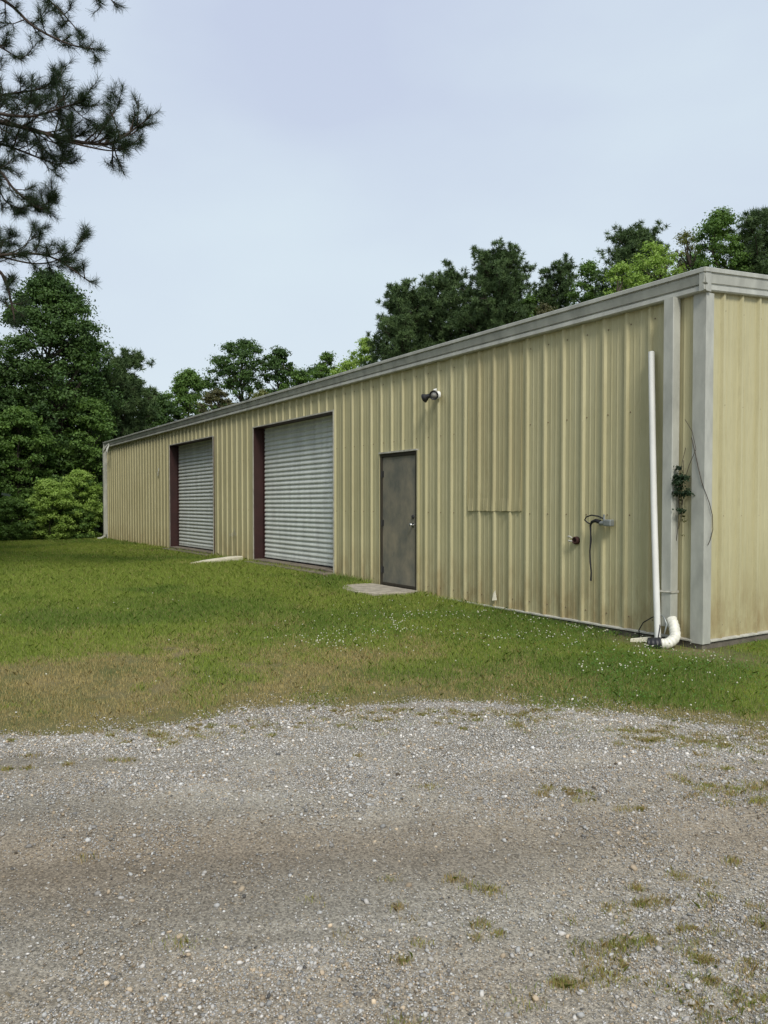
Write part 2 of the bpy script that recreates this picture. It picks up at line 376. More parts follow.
def rand_rot(n, rng):
    q = rng.normal(size=(n, 4)); q /= np.linalg.norm(q, axis=1)[:, None]
    w_, x, y, z = q.T
    return np.stack([np.stack([1-2*(y*y+z*z), 2*(x*y-z*w_), 2*(x*z+y*w_)], -1), np.stack([2*(x*y+z*w_), 1-2*(x*x+z*z), 2*(y*z-x*w_)], -1), np.stack([2*(x*z-y*w_), 2*(y*z+x*w_), 1-2*(x*x+y*y)], -1)], 1)
ICO_T = (1 + 5 ** .5) / 2
ICO = np.array([(-1,ICO_T,0),(1,ICO_T,0),(-1,-ICO_T,0),(1,-ICO_T,0),(0,-1,ICO_T),(0,1,ICO_T),(0,-1,-ICO_T),(0,1,-ICO_T),(ICO_T,0,-1),(ICO_T,0,1),(-ICO_T,0,-1),(-ICO_T,0,1)]) / (1 + ICO_T ** 2) ** .5
ICOF = [(0,11,5),(0,5,1),(0,1,7),(0,7,10),(0,10,11),(1,5,9),(5,11,4),(11,10,2),(10,7,6),(7,1,8),(3,9,4),(3,4,2),(3,2,6),(3,6,8),(3,8,9),(4,9,5),(2,4,11),(6,2,10),(8,6,7),(9,8,1)]
OCT = np.array([(1,0,0),(-1,0,0),(0,1,0),(0,-1,0),(0,0,1),(0,0,-1)], float)
OCTF = [(0,2,4),(2,1,4),(1,3,4),(3,0,4),(2,0,5),(1,2,5),(3,1,5),(0,3,5)]

def gravel():
    rng = np.random.default_rng(5)
    n = 1000000
    r = rng.uniform(-4.6, 4.6, n); d = rng.uniform(1.2, 6.1, n)
    inside = np.abs(r) < d * 0.5 + 0.7
    e = edge(r); dm = dirt_mask(r, d)
    patch = fbm(r * 1.7 + 3, d * 2.6 + 1, 4)
    bands = fbm(r * 0.35 + 4, d * 3.4 + 19 - 0.3 * r, 4)
    dens = (0.30 + 0.70 * ss(0.35, 0.62, patch)) * (1 - 0.62 * dm)
    dens = dens * (0.35 + 1.1 * ss(0.36, 0.62, bands))
    dens = np.where(d > 4.5, np.maximum(dens, 0.8), dens)
    fall = ss(0.12, -0.12, d - e) + 0.16 * (ss(0.7, 0.0, d - e)) * (fbm(r * 3, d * 3 + 60, 3) > 0.45)
    keep = inside & (rng.random(n) < dens * np.clip(fall, 0, 1) * 0.9)
    r = r[keep]; d = d[keep]; n = len(r); dm = dm[keep]
    size = np.exp(rng.normal(math.log(0.0031), 0.42, n)); big = rng.random(n) < 0.004; size[big] *= rng.uniform(1.6, 2.6, big.sum()); size = np.clip(size, 0.0018, 0.015)
    X = CAM.x + RT.x * r + FW.x * d; Y = CAM.y + RT.y * r + FW.y * d
    Z = gz(X, Y) + 0.008 + size * rng.uniform(-0.1, 0.5, n) - 0.008 * dm
    g = rng.normal(0.44, 0.14, n).clip(0.10, 0.85)
    hue = rng.random(n)
    col = np.stack([g, g * 0.95, g * 0.875], -1)
    blu = hue < 0.3; col[blu] *= np.array([0.95, 0.99, 1.03])
    brn = hue > (0.86 - 0.30 * dm); col[brn] *= np.array([0.92, 0.78, 0.60])
    wht = rng.random(n) < 0.008; col[wht] = np.array([0.68, 0.67, 0.63])
    col *= (1 - 0.18 * dm)[:, None]; col *= (1 + 0.16 * ss(4.2, 4.7, d))[:, None]
    sc = size[:, None, None] * rng.uniform(0.65, 1.25, (n, 1, 3))
    Rm = rand_rot(n, rng)
    def mk(sel, base, fp, nm):
        k = sel.sum(); nv = len(base)
        b = base[None] * (1 + rng.uniform(-0.38, 0.38, (k, nv, 1))) * sc[sel]
        V = np.einsum('nij,nvj->nvi', Rm[sel], b); V[:, :, 2] *= 0.75
        V += np.stack([X[sel], Y[sel], Z[sel]], -1)[:, None, :]
        return V
    bigs = size > 0.0075
    V1 = mk(bigs, ICO, ICOF, ''); V2 = mk(~bigs, OCT, OCTF, '')
    kind(soup('loose_gravel', V1, 12, col[bigs], M['stone'], fpat=ICOF), 'stuff')
    kind(soup('fine_gravel', V2, 6, col[~bigs], M['stone'], fpat=OCTF), 'stuff')
gravel()

def blades(name, r, d, h, wd, col, rng, lean=0.5, dz=0.0):
    n = len(r)
    X = CAM.x + RT.x * r + FW.x * d; Y = CAM.y + RT.y * r + FW.y * d
    Z = gz(X, Y) + dz
    a = rng.uniform(0, 2 * math.pi, n); la = rng.uniform(0, 2 * math.pi, n); ln = np.abs(rng.normal(0, lean, n)) * h
    base = np.stack([X, Y, Z], -1); side = np.stack([np.cos(a), np.sin(a), 0 * a], -1) * (wd / 2)[:, None]
    ld = np.stack([np.cos(la), np.sin(la), 0 * la], -1)
    mid = base + ld * (ln * 0.3)[:, None] + np.array([0, 0, 1]) * (h * 0.6)[:, None]
    tip = base + ld * ln[:, None] + np.array([0, 0, 1]) * h[:, None]
    V = np.stack([base - side, base + side, mid + side * 0.8, tip, mid - side * 0.8], 1)
    V[:, 0, 2] -= 0.01; V[:, 1, 2] -= 0.01
    return kind(soup(name, V, 5, col, M['grass'], fpat=[(0, 1, 2, 3, 4)]), 'stuff')

def in_building(X, Y): return (X < 0.06) & (X > -24.6) & (Y > -0.03) & (Y < 14)
def grass():
    rng = np.random.default_rng(21)
    R_, D_, K_ = [], [], []
    for d0, d1, per in ((3.9, 8, 10500), (8, 12, 7000), (12, 18, 3400), (18, 31, 1500)):
        half = d1 * 0.5 + 0.8; n = int(per * (d1 - d0) * 2 * half)
        r = rng.uniform(-half, half, n); d = rng.uniform(d0, d1, n)
        ok = np.abs(r) < d * 0.5 + 1.0; R_.append(r[ok]); D_.append(d[ok]); K_.append(np.full(ok.sum(), per))
    # thin surround outside the picture
    n = 120000; r = rng.uniform(-26, 14, n); d = rng.uniform(4, 30, n); ok = np.abs(r) > d * 0.5 + 1.0
    R_.append(r[ok]); D_.append(d[ok]); K_.append(np.full(ok.sum(), 300))
    r = np.concatenate(R_); d = np.concatenate(D_); per = np.concatenate(K_)
    X = CAM.x + RT.x * r + FW.x * d; Y = CAM.y + RT.y * r + FW.y * d
    e = edge(r)
    dist = d - e
    # dry brown areas: by the gravel on the left, a streak in the middle, one on the right edge
    p1 = np.exp(-(((r + 2.4) / 1.35) ** 2 + ((d - 5.9) / 1.0) ** 2)) * 2.0
    p2 = np.exp(-(((r - 0.0) / 1.3) ** 2 + ((d - 6.15) / 0.6) ** 2)) * 0.95
    p3 = np.exp(-(((r - 2.0) / 0.65) ** 2 + ((d - 5.25) / 0.22) ** 2)) * 1.1
    p4 = np.exp(-(((r + 0.7) / 1.6) ** 2 + ((d - 7.6) / 0.9) ** 2)) * 0.6
    nz = fbm(X * 1.4 + 11, Y * 1.4 + 80, 5); nf = fbm(X * 5 + 11, Y * 5 + 40, 3)
    dry = np.clip((p1 + p2 + p3 + p4) * (-0.55 + 1.4 * nz + 1.6 * fbm(X * 3.2 + 5, Y * 3.2 + 50, 4)) + 1.3 * (nz - 0.66) + 0.25 * ss(0.6, 0.0, dist) + 0.35 * (nf - 0.5), 0, 1)
    bare_pad = ((X > -6.03) & (X < -4.76) & (Y > -0.60 - 0.22 * np.clip((X + 6.0) / 0.8, 0, 1)))                       # concrete step
    bare_cor = np.exp(-(((X + 0.2) / 0.85) ** 2 + ((Y + 0.12) / 0.38) ** 2))
    dens = ss(-0.12, 0.22, dist + 0.35 * (fbm(r * 2.2 + 90, d * 2.2, 4) - 0.5)) * (1 - 0.35 * dry)
    dens = np.maximum(dens, 0.5 * ss(0.50, 0.60, fbm(r * 1.6 + 71, d * 3.4 + 2, 4)) * ss(-0.75, -0.2, dist) * (0.35 + 0.65 * ss(0.3, 1.3, r)))
    dens = dens * (1 - 0.75 * (ss(0.66, 0.76, nf) * ss(0.2, 0.6, dry))) * (1 - 0.92 * np.clip(bare_cor * 2.0, 0, 1))
    keep = (rng.random(len(r)) < dens) & ~bare_pad & ~in_building(X, Y)
    r, d, per, dry, nz, nf, X, Y, dist = [a[keep] for a in (r, d, per, dry, nz, nf, X, Y, dist)]
    n = len(r)
    s = np.sqrt(7500 / per)
    h = rng.uniform(0.022, 0.055, n) * (1.0 - 0.35 * dry) * np.minimum(s, 1.35) * (0.75 + 0.6 * nz) * (0.55 + 0.45 * ss(0, 0.5, dist))
    h = h * (1 + 0.9 * ss(-0.3, -0.05, Y) * (X < 0) * rng.random(n))
    wd = rng.uniform(0.0025, 0.005, n) * np.minimum(s, 2.2) * 0.75
    g1 = np.array([0.20, 0.295, 0.05]); g2 = np.array([0.40, 0.47, 0.11]); g3 = np.array([0.13, 0.23, 0.045])
    t = rng.random(n)[:, None]; q = ss(0.35, 0.65, fbm(X * 0.6 + 3, Y * 0.6 + 33, 4))[:, None]
    col = g1 * (1 - t) + g2 * t; col = col * (0.35 + 0.65 * q) + g3 * (0.65 - 0.65 * q)
    dc = np.array([0.58, 0.47, 0.24]) * rng.uniform(0.55, 1.25, (n, 1))
    isd = (rng.random(n) < dry * 0.95 + 0.06)
    col[isd] = dc[isd]
    col *= rng.uniform(0.75, 1.25, (n, 1))
    blades('grass', r, d, h, wd, col, rng, 0.6)
    return
grass()

def clover():
    rng = np.random.default_rng(8)
    n = 150000
    r = rng.uniform(-5.5, 5.0, n); d = rng.uniform(5.3, 13, n); ok = np.abs(r) < d * 0.5 + 0.6
    r = r[ok]; d = d[ok]; X = CAM.x + RT.x * r + FW.x * d; Y = CAM.y + RT.y * r + FW.y * d
    m = np.exp(-((Y + 1.05) / 0.85) ** 2) * ss(-4.6, -2.2, X) * 1.1 + 0.7 * ss(1.2, 2.4, r) * ss(5.4, 6.1, d) \
        + np.exp(-(((r + 0.15) / 0.8) ** 2 + ((d - 8.1) / 0.7) ** 2)) * 0.5
    m = m * (0.2 + 1.4 * ss(0.4, 0.65, fbm(X * 1.6 + 2, Y * 1.6 + 8, 4)))
    cor = np.exp(-(((X + 0.2) / 0.55) ** 2 + ((Y + 0.05) / 0.25) ** 2))
    pad = ((X > -6.15) & (X < -4.70) & (Y > -0.92))
    keep = (rng.random(len(r)) < np.clip(m, 0, 1) * (1 - cor)) & ~in_building(X, Y) & ~pad & (d > edge(r) + 0.25)
    r, d, X, Y = r[keep], d[keep], X[keep], Y[keep]; n = len(r)
    Z = gz(X, Y) + rng.uniform(0.02, 0.05, n)
    a = rng.uniform(0, 2 * math.pi, n); s = rng.uniform(0.007, 0.012, n)
    V = np.zeros((n, 4, 3))
    tl = rng.normal(0, 0.3, (n, 2))
    for k, (p, q) in enumerate(((0, 0), (1, 0.6), (1.5, 0), (1, -0.6))):
        dx = (p * np.cos(a) - q * np.sin(a)) * s; dy = (p * np.sin(a) + q * np.cos(a)) * s
        V[:, k] = np.stack([X + dx, Y + dy, Z + dx * tl[:, 0] + dy * tl[:, 1]], -1)
    t = rng.random((n, 1)); col = np.array([0.08, 0.19, 0.035]) * (1 - t) + np.array([0.17, 0.32, 0.07]) * t
    kind(soup('clover_leaves', V, 4, col, M['grass']), 'stuff')
    # flower heads
    k = rng.random(n) < 0.06
    clus = fbm(X * 2.3 + 60, Y * 2.3 + 8, 3) > 0.43
    k &= clus
    # extra pocket on the lawn left of centre
    m2 = 70; r2 = np.concatenate([r[k], rng.normal(-0.35, 0.28, m2), rng.uniform(-4.5, 3.2, 45)]); d2 = np.concatenate([d[k], rng.normal(7.75, 0.35, m2), rng.uniform(5.8, 13, 45)])
    X2 = CAM.x + RT.x * r2 + FW.x * d2; Y2 = CAM.y + RT.y * r2 + FW.y * d2
    ok = ~in_building(X2, Y2) & (Y2 < -0.1); X2 = X2[ok]; Y2 = Y2[ok]; n2 = len(X2)
    sz = rng.uniform(0.004, 0.008, n2)
    V = ICO[None] * (1 + rng.uniform(-0.2, 0.2, (n2, 12, 1))) * sz[:, None, None]
    V += np.stack([X2, Y2, gz(X2, Y2) + rng.uniform(0.045, 0.075, n2)], -1)[:, None]
    kind(soup('clover_flowers', V, 12, None, M['petal'], fpat=ICOF, smooth=True), 'stuff')
clover()

def weeds():
    rng = np.random.default_rng(15)
    n = 5200; r = rng.uniform(-3.0, 3.2, n); d = rng.uniform(1.9, 5.5, n)
    m = ss(-0.35, 0.9, r) * ss(3.3, 2.3, d) * 0.9 + 0.35 * ss(0.6, 1.1, r) * np.exp(-((d - 3.95) / 0.2) ** 2) + 0.5 * ss(1.0, 1.8, r) * ss(4.4, 5.2, d) + 0.30 * ss(-0.8, -0.15, -(edge(r) - d)) 
    m = m * ss(0.36, 0.62, fbm(r * 1.5 + 33, d * 1.5 + 12, 3)) * 2.4 + 0.0015
    keep = rng.random(n) < m; r = r[keep]; d = d[keep]
    r = np.concatenate([r, [-2.13, -2.08, -1.32, 0.0]]); d = np.concatenate([d, [4.55, 4.52, 4.75, 4.9]])
    RR, DD, H, W_, CC = [], [], [], [], []
    for a, b in zip(r, d):
        if b > edge(a): continue
        k = int(rng.uniform(8, 34) ** 1.4); sp = rng.uniform(0.010, 0.032)
        RR.append(rng.normal(a, sp * 1.3, k)); DD.append(rng.normal(b, sp, k)); H.append(rng.uniform(0.007, 0.022, k)); W_.append(rng.uniform(0.0016, 0.003, k))
        g = rng.random(); dryf = rng.uniform(0.3, 0.85)
        gc = np.array([0.27, 0.32, 0.09]) * (1 - g) + np.array([0.38, 0.38, 0.13]) * g
        c = np.tile(gc, (k, 1)) * rng.uniform(0.7, 1.3, (k, 1)); dk = rng.random(k) < dryf
        c[dk] = np.array([0.48, 0.37, 0.20]) * rng.uniform(0.6, 1.2, (dk.sum(), 1)); CC.append(c)
    blades('weed_tufts', np.concatenate(RR), np.concatenate(DD), np.concatenate(H), np.concatenate(W_), np.concatenate(CC), rng, 0.9, 0.006)
    # dead straw litter lying flat among the stones
    n = 26000; r = rng.uniform(-3, 3.2, n); d = rng.uniform(1.8, 6.0, n)
    m = ss(-0.6, 1.2, r) * ss(4.3, 2.4, d) * 0.6 * ss(0.4, 0.62, fbm(r * 1.2 + 5, d * 1.2 + 44, 3)) + 0.05 + 0.5 * ss(-0.7, 0.0, d - edge(r)) * ss(0.35, 0.6, fbm(r * 2 + 5, d * 2 + 4, 3))
    k = (rng.random(n) < m); r = r[k]; d = d[k]; n = len(r)
    X = CAM.x + RT.x * r + FW.x * d; Y = CAM.y + RT.y * r + FW.y * d; Z = gz(X, Y) + rng.uniform(0.012, 0.02, n)
    a = rng.uniform(0, 6.28, n); l = rng.uniform(0.012, 0.04, n); w_ = 0.0009
    dv = np.stack([np.cos(a), np.sin(a), rng.normal(0, 0.12, n)], -1) * l[:, None]; sv = np.stack([-np.sin(a), np.cos(a), 0 * a], -1) * w_
    p = np.stack([X, Y, Z], -1); V = np.stack([p - sv, p + sv, p + dv + sv, p + dv - sv], 1)
    kind(soup('straw_litter', V, 4, np.array([0.34, 0.26, 0.14]) * rng.uniform(0.6, 1.2, (n, 1)), M['grass']), 'stuff')
weeds()

# ------------------------------------------------------------------ the metal building
LEN, WID = 24.4, 12.2
EAVE = 3.43
SL = 1 / 12.0
B = empty('metal_building', (0, 0, 0), 'long low tan ribbed steel building with two roll-up doors and grey trim', 'building')

def rib_profile(a, b, phase):
    """(coordinate along the wall, height of the sheet) between a and b, major ribs every 0.305 m"""
    pts = []
    P = 0.305
    k0 = int(math.floor((a - phase) / P)) - 1; k1 = int(math.ceil((b - phase) / P)) + 1
    base = [(-0.031, 0), (-0.014, 0.029), (0.012, 0.029), (0.029, 0), (0.080, 0), (0.087, 0.0035), (0.099, 0.0035), (0.106, 0),
            (0.160, 0), (0.167, 0.0035), (0.179, 0.0035), (0.186, 0)]
    allp = []
    for k in range(k0, k1 + 1):
        for x, h in base: allp.append((phase + k * P + x, h))
    def hgt(x):
        for (x0, h0), (x1, h1) in zip(allp, allp[1:]):
            if x0 <= x <= x1: return h0 + (h1 - h0) * (x - x0) / max(x1 - x0, 1e-9)
        return 0
    pts = [(a, hgt(a))] + [p for p in allp if a + 1e-4 < p[0] < b - 1e-4] + [(b, hgt(b))]
    return pts
rw = random.Random(3)
def sheet(mb, pts, zlo, zhi, place, off=0.0, rows=1):
    """pts: profile; zlo/zhi: functions or numbers; place(s, h, z) -> xyz"""
    zl = zlo if callable(zlo) else (lambda s: zlo); zh = zhi if callable(zhi) else (lambda s: zhi)
    n = len(pts); vs = []
    for j in range(rows + 1):
        for s_, h in pts:
            z = zl(s_) + (zh(s_) - zl(s_)) * j / rows
            vs.append(place(s_, h + off, z))
    fs = [(j*n+i, j*n+i+1, (j+1)*n+i+1, (j+1)*n+i) for j in range(rows) for i in range(n - 1)]
    mb.add(vs, fs)
PH = -0.66
# openings (x0, x1, top)
D1 = (-16.85, -13.42, 3.02); D2 = (-10.95, -7.40, 3.02); DR = (-5.86, -4.83, 2.17)
front = lambda s_, h, z: (s_, -h - 0.002, z)
mb = MB()
WB = 0.03
def waves(x, z): return 0
for a, b, z0 in ((-LEN, D1[0], WB), (D1[0], D1[1], D1[2]), (D1[1], D2[0], WB), (D2[0], D2[1], D2[2]), (D2[1], DR[0], WB), (DR[0], DR[1], DR[2]), (DR[1], -0.036, WB)):
    sheet(mb, rib_profile(a, b, PH), z0, EAVE + 0.02, front)
mb.build('front_wall', M['tan'], B)
mb = MB(); GX = -0.034; gable = lambda s_, h, z: (h + GX, s_, z)
rz = lambda y: EAVE + 0.06 + SL * min(y, WID - y)
sheet(mb, rib_profile(0, WID, 0.275), WB, rz, gable); mb.build('gable_wall', M['tan'], B)
mb = MB(); sheet(mb, rib_profile(0, WID, 0.275), WB, rz, lambda s_, h, z: (-LEN - h, s_, z)); mb.build('gable_wall', M['tan'], B)
mb = MB(); sheet(mb, rib_profile(-LEN, 0, PH), WB, EAVE, lambda s_, h, z: (s_, WID + h, z)); mb.build('back_wall', M['tan'], B)
# roof: two ribbed slopes
mb = MB()
TOPZ = EAVE + 0.185
for side in (0, 1):
    pts = rib_profile(-LEN - 0.03, 0.03, -0.1)
    n = len(pts); vs = []
    for y in ((-0.10, WID / 2) if side == 0 else (WID / 2, WID + 0.1)):
        for s_, h in pts: vs.append((s_, y, TOPZ - 0.012 + SL * min(y, WID - y) + h * 0.8))
    mb.add(vs, [(i, i + 1, n + i + 1, n + i) for i in range(n - 1)])
mb.build('roof', M['roof'], B)
# gutter along the eave: stepped profile (y, z)
def trim_profile():
    z1 = TOPZ + 0.015; z0 = EAVE - 0.02
    return [(0.0, z1), (-0.105, z1), (-0.112, z1 - 0.006), (-0.112, z1 - 0.042), (-0.084, z1 - 0.046), (-0.084, z1 - 0.058), (-0.096, z1 - 0.062),
            (-0.076, z1 - 0.142), (-0.054, z1 - 0.146), (-0.054, z1 - 0.158), (-0.082, z1 - 0.166), (-0.086, z0 + 0.012), (-0.070, z0), (0.0, z0)]
mb = MB()
tp = trim_profile()
segs = [0.03, -3.05, -6.1, -9.15, -12.2, -15.25, -18.3, -21.35, -LEN - 0.05]
for i in range(len(segs) - 1):
    k = 0.0015 * (i % 2)
    mb.extr([(y - k, z) for y, z in tp], segs[i + 1], segs[i], 'x')
mb.build('eave_gutter', M['trim'], B)
mb = MB(); mb.extr([(WID - y, z) for y, z in tp], 0.03, -LEN - 0.05, 'x'); mb.build('eave_gutter', M['trim'], B)
# rake trim on both gables, rising to the ridge (mitred against the gutter)
for sgn, x0 in ((1, -0.03), (-1, -LEN)):
    mb = MB()
    for ya, yb in ((-0.105, WID / 2), (WID / 2, WID + 0.105)):
        vs = []
        for y in (ya, yb):
            dz = SL * max(0, min(y, WID - y))
            for p, z in tp: vs.append((x0 + sgn * (-p * 0.62 - 0.0), y, z + dz))
        n = len(tp); f = [(i, (i + 1) % n, n + (i + 1) % n, n + i) for i in range(n)] + [tuple(range(n)), tuple(range(n, 2 * n))]
        mb.add(vs, f)
    mb.build('rake_trim', M['trim'], B)
# corner trims
def corner_trim(x, y, sx, sy):
    mb = MB(); o = 0.036; x -= 0.034 * (sx > 0)
    # L-shaped in plan with a small return hem
    prof = [(sx * o, sy * o), (sx * o - sx * 0.140, sy * o), (sx * o - sx * 0.145, sy * (o - 0.012)), (sx * o - sx * 0.145, sy * (o - 0.03)), (sx * (o - 0.012), sy * (o - 0.014)), (sx * (o - 0.014), sy * o - sy * 0.125), (sx * o, sy * o - sy * 0.125)]
    mb.extr([(x + p, y + q) for p, q in prof], 0.0, EAVE - 0.021, 'z')
    return mb.build('corner_trim', M['trim'], B)
corner_trim(0, 0, 1, -1); corner_trim(-LEN, 0, -1, -1); corner_trim(0, WID, 1, 1); corner_trim(-LEN, WID, -1, 1)
# base trim and slab edge
for a, b in ((-LEN, D1[0] - 0.02), (D1[1] + 0.02, D2[0] - 0.02), (D2[1] + 0.02, DR[0] - 0.06), (DR[1] + 0.05, -0.12)):
    mb = MB(); mb.extr([(-0.004, 0.034), (-0.036, 0.030), (-0.040, 0.026), (-0.040, 0.012), (-0.004, 0.008)], a, b, 'x'); mb.build('base_trim', M['white_trim'], B)
mb = MB(); mb.extr([(-0.030, 0.034), (0.004, 0.030), (0.007, 0.026), (0.007, 0.012), (-0.030, 0.008)], 0.09, WID - 0.12, 'y')
mb.build('base_trim', M['white_trim'], B)
mb = MB(); mb.box((-LEN - 0.02, -0.018, -0.35), (-0.014, WID + 0.02, -0.001)); mb.build('foundation_slab', M['slab'], B)

# openings: reveals and trims
def opening(x0, x1, top, dep, m_in, tw=0.05, zb=0.0, name='door_reveal'):
    mb = MB()
    mb.box((x0 - 0.012, -0.030, zb), (x0, dep, top), 0); mb.box((x1, -0.030, zb), (x1 + 0.012, dep, top), 0)
    mb.box((x0, -0.030, top - 0.012), (x1, dep, top), 0)
    r_ = mb.build(name, m_in, B)
    mb = MB()
    mb.box((x0 - tw, -0.040, zb), (x0 + 0.004, -0.0305, top + tw)); mb.box((x1 - 0.004, -0.040, zb), (x1 + tw, -0.0305, top + tw))
    mb.box((x0 + 0.004, -0.0405, top - 0.004), (x1 - 0.004, -0.0305, top + tw * 0.7))
    t_ = mb.build('opening_trim', M['white_trim'] if tw < 0.045 else M['trim'], B)
    return r_, t_
def roller(x0, x1, top, gx):
    opening(x0, x1, top, 0.30, M['maroon'], 0.028)
    R_ = MB(); dy = 0.235
    mbc = MB(); P = 0.094; zb = 0.265; nsl = int((top + 0.1 - zb) / P)
    prof = []
    for i in range(nsl + 1):
        z = zb + i * P
        for t in range(7):
            q = t / 7.0
            prof.append((dy - 0.028 * (math.sin(math.pi / 2 * q / 0.2) if q < 0.2 else (0.5 + 0.5 * math.cos(math.pi * (q - 0.2) / 0.8)) ** 0.8), z + q * P))
    vs = []
    for y, z in prof: vs.append((x0 + 0.02, y, z)); vs.append((x1 - 0.02, y, z))
    mbc.add(vs, [(2*i, 2*i+1, 2*i+3, 2*i+2) for i in range(len(prof) - 1)], 0, False)
    cur = mbc.build('roller_door', M['galv'], B)
    mb = MB(); mb.box((x0 + 0.02, dy - 0.03, 0.225), (x1 - 0.02, dy + 0.03, 0.265), 0); mb.box((x0 + 0.02, dy - 0.015, 0.195), (x1 - 0.02, dy + 0.015, 0.225), 1)
    mb.build('bottom_bar', [M['galv'], M['rubber']], cur)
    for gx0, gx1 in ((x0 + 0.002, x0 + 0.05), (x1 - 0.05, x1 - 0.002)):
        mb = MB(); mb.box((gx0, dy - 0.045, 0.20), (gx1, dy - 0.027, top - 0.015)); mb.build('guide_rail', M['maroon'], cur)
    mb = MB(); mb.box((x0 - 0.5, 0.31, 0), (x1 + 0.5, 0.33, top + 0.3)); mb.build('inner_lining', M['inside'], B)
    mb = MB(); mb.box((x0 + 0.001, -0.05, -0.1), (x1 - 0.001, 0.32, 0.19)); mb.box((x0 - 0.05, -0.26, -0.1), (x1 + 0.05, -0.051, 0.150)); mb.build('door_sill', M['sill'], B, bevel=0.01)
roller(*D1, 0); roller(*D2, 0)

# entry door
mb = MB()
x0, x1, top = DR
mb.box((x0, -0.028, 0.03), (x0 + 0.045, 0.10, top)); mb.box((x1 - 0.045, -0.028, 0.03), (x1, 0.10, top)); mb.box((x0 + 0.045, -0.028, top - 0.05), (x1 - 0.045, 0.10, top)); mb.box((x0 + 0.045, -0.034, 0.03), (x1 - 0.045, 0.09, 0.075))
mb.build('door_frame', M['door_frame'], B, bevel=0.003)
mb = MB()
mb2 = MB(); mb2.box((x0 - 0.03, -0.036, 0.03), (x0 - 0.001, -0.002, top + 0.003)); mb2.build('jamb_trim', M['tan'], B); mb2 = MB(); mb2.box((x1 + 0.001, -0.036, 0.03), (x1 + 0.03, -0.002, top + 0.003)); mb2.build('jamb_trim', M['tan'], B); mb.box((x0 - 0.012, -0.050, top + 0.004), (x1 + 0.014, -0.002, top + 0.028))
mb.build('opening_trim', M['white_trim'], B)
mb = MB(); mb.box((x0 + 0.049, -0.006, 0.08), (x1 - 0.049, 0.038, top - 0.054)); ed = mb.build('entry_door', M['door'], B, bevel=0.002)
mb = MB(); mb.box((x0 + 0.06, -0.016, 0.085), (x1 - 0.06, -0.0065, 0.125)); mb.build('door_sweep', M['door_frame'], ed)
mb = MB()
kx = x1 - 0.125; kz = 1.055
mb.tube([(kx, -0.007, kz), (kx, -0.013, kz)], 0.036, 20, 0); mb.tube([(kx, -0.013, kz), (kx, -0.04, kz)], 0.012, 12, 0)
mb.tube([(kx, -0.040, kz), (kx, -0.052, kz), (kx, -0.066, kz), (kx, -0.073, kz)], [0.018, 0.029, 0.027, 0.012], 18, 0)
mb.build('door_knob', M['chrome'], ed)
mb = MB(); mb.tube([(kx, -0.007, kz + 0.125), (kx, -0.022, kz + 0.125), (kx, -0.027, kz + 0.125)], [0.030, 0.028, 0.016], 18); mb.build('deadbolt', M['rubber'], ed)
for hz in (0.32, 1.07, 1.85):
    mb = MB(); mb.tube([(x0 + 0.05, -0.026, hz - 0.055), (x0 + 0.05, -0.026, hz + 0.055)], 0.011, 10); mb.box((x0 + 0.05, -0.012, hz - 0.05), (x0 + 0.085, -0.0065, hz + 0.05)); mb.build('hinge', M['rubber'], ed)

# patch sheet lapped over an old window opening; its lower edge stands off
mb = MB()
pp = rib_profile(-3.64, -2.59, PH)
sheet(mb, pp, 1.285, EAVE - 0.03, front, 0.0035)
n = len(pp)
mb.v = []; mb.f = []; mb.m = []; mb.sm = []
rows = [(EAVE - 0.03, 0.008), (1.7, 0.009), (1.45, 0.013), (1.279, 0.024)]
vs = [(s_, -h - o_ - (0.006 * math.sin(i * 0.45) if z_ < 1.4 else 0), z_ + (0.004 * math.sin(i * 0.8) if z_ < 1.4 else 0)) for z_, o_ in rows for i, (s_, h) in enumerate(pp)]
mb.add(vs, [(j * n + i, j * n + i + 1, (j + 1) * n + i + 1, (j + 1) * n + i) for j in range(3) for i in range(n - 1)])
vs = [(x_, y_, z_) for x_ in (-3.64, -2.59) for y_, z_ in ((-0.003, 1.285), (-0.024, 1.285), (-0.010, EAVE - 0.03), (-0.003, EAVE - 0.03))]
mb.add(vs, [(0, 1, 2, 3), (4, 5, 6, 7)])
mb.build('patch_panel', M['tan_patch'], B)
# torn, bent tab near the base
mb = MB(); mb.add([(-3.07, -0.070, 0.11), (-3.01, -0.036, 0.12), (-3.045, -0.034, 0.25), (-3.075, -0.045, 0.20), (-3.08, -0.034, 0.12)], [(0, 1, 2, 3), (0, 3, 4)])
mb.build('bent_tab', M['pale_concrete'], B)

# screws: rows of fasteners across the front and gable
mb = MB()
for zrow in (0.16, 1.25, 2.35, 3.28):
    k = 0
    while True:
        x = PH + 0.05 - 0.305 * k; k += 1
        if x < -LEN + 0.1: break
        bad = any(a - 0.05 < x < b + 0.05 and zrow < t + 0.05 for a, b, t in (D1, D2, DR)) or (-3.75 < x < -2.55 and 1.2 < zrow)
        if not bad: mb.tube([(x, -0.002, zrow), (x, -0.008, zrow)], [0.0095, 0.007], 6, 0)
    for k in range(38):
        y = 0.275 + 0.05 + 0.305 * k
        if y < WID - 0.1: mb.tube([(GX, y, zrow), (GX + 0.006, y, zrow)], [0.0095, 0.007], 6, 0)
o = mb.build('fasteners', mat('screw_heads', (0.17, 0.12, 0.07), 0.6), B); o['kind'] = 'stuff'

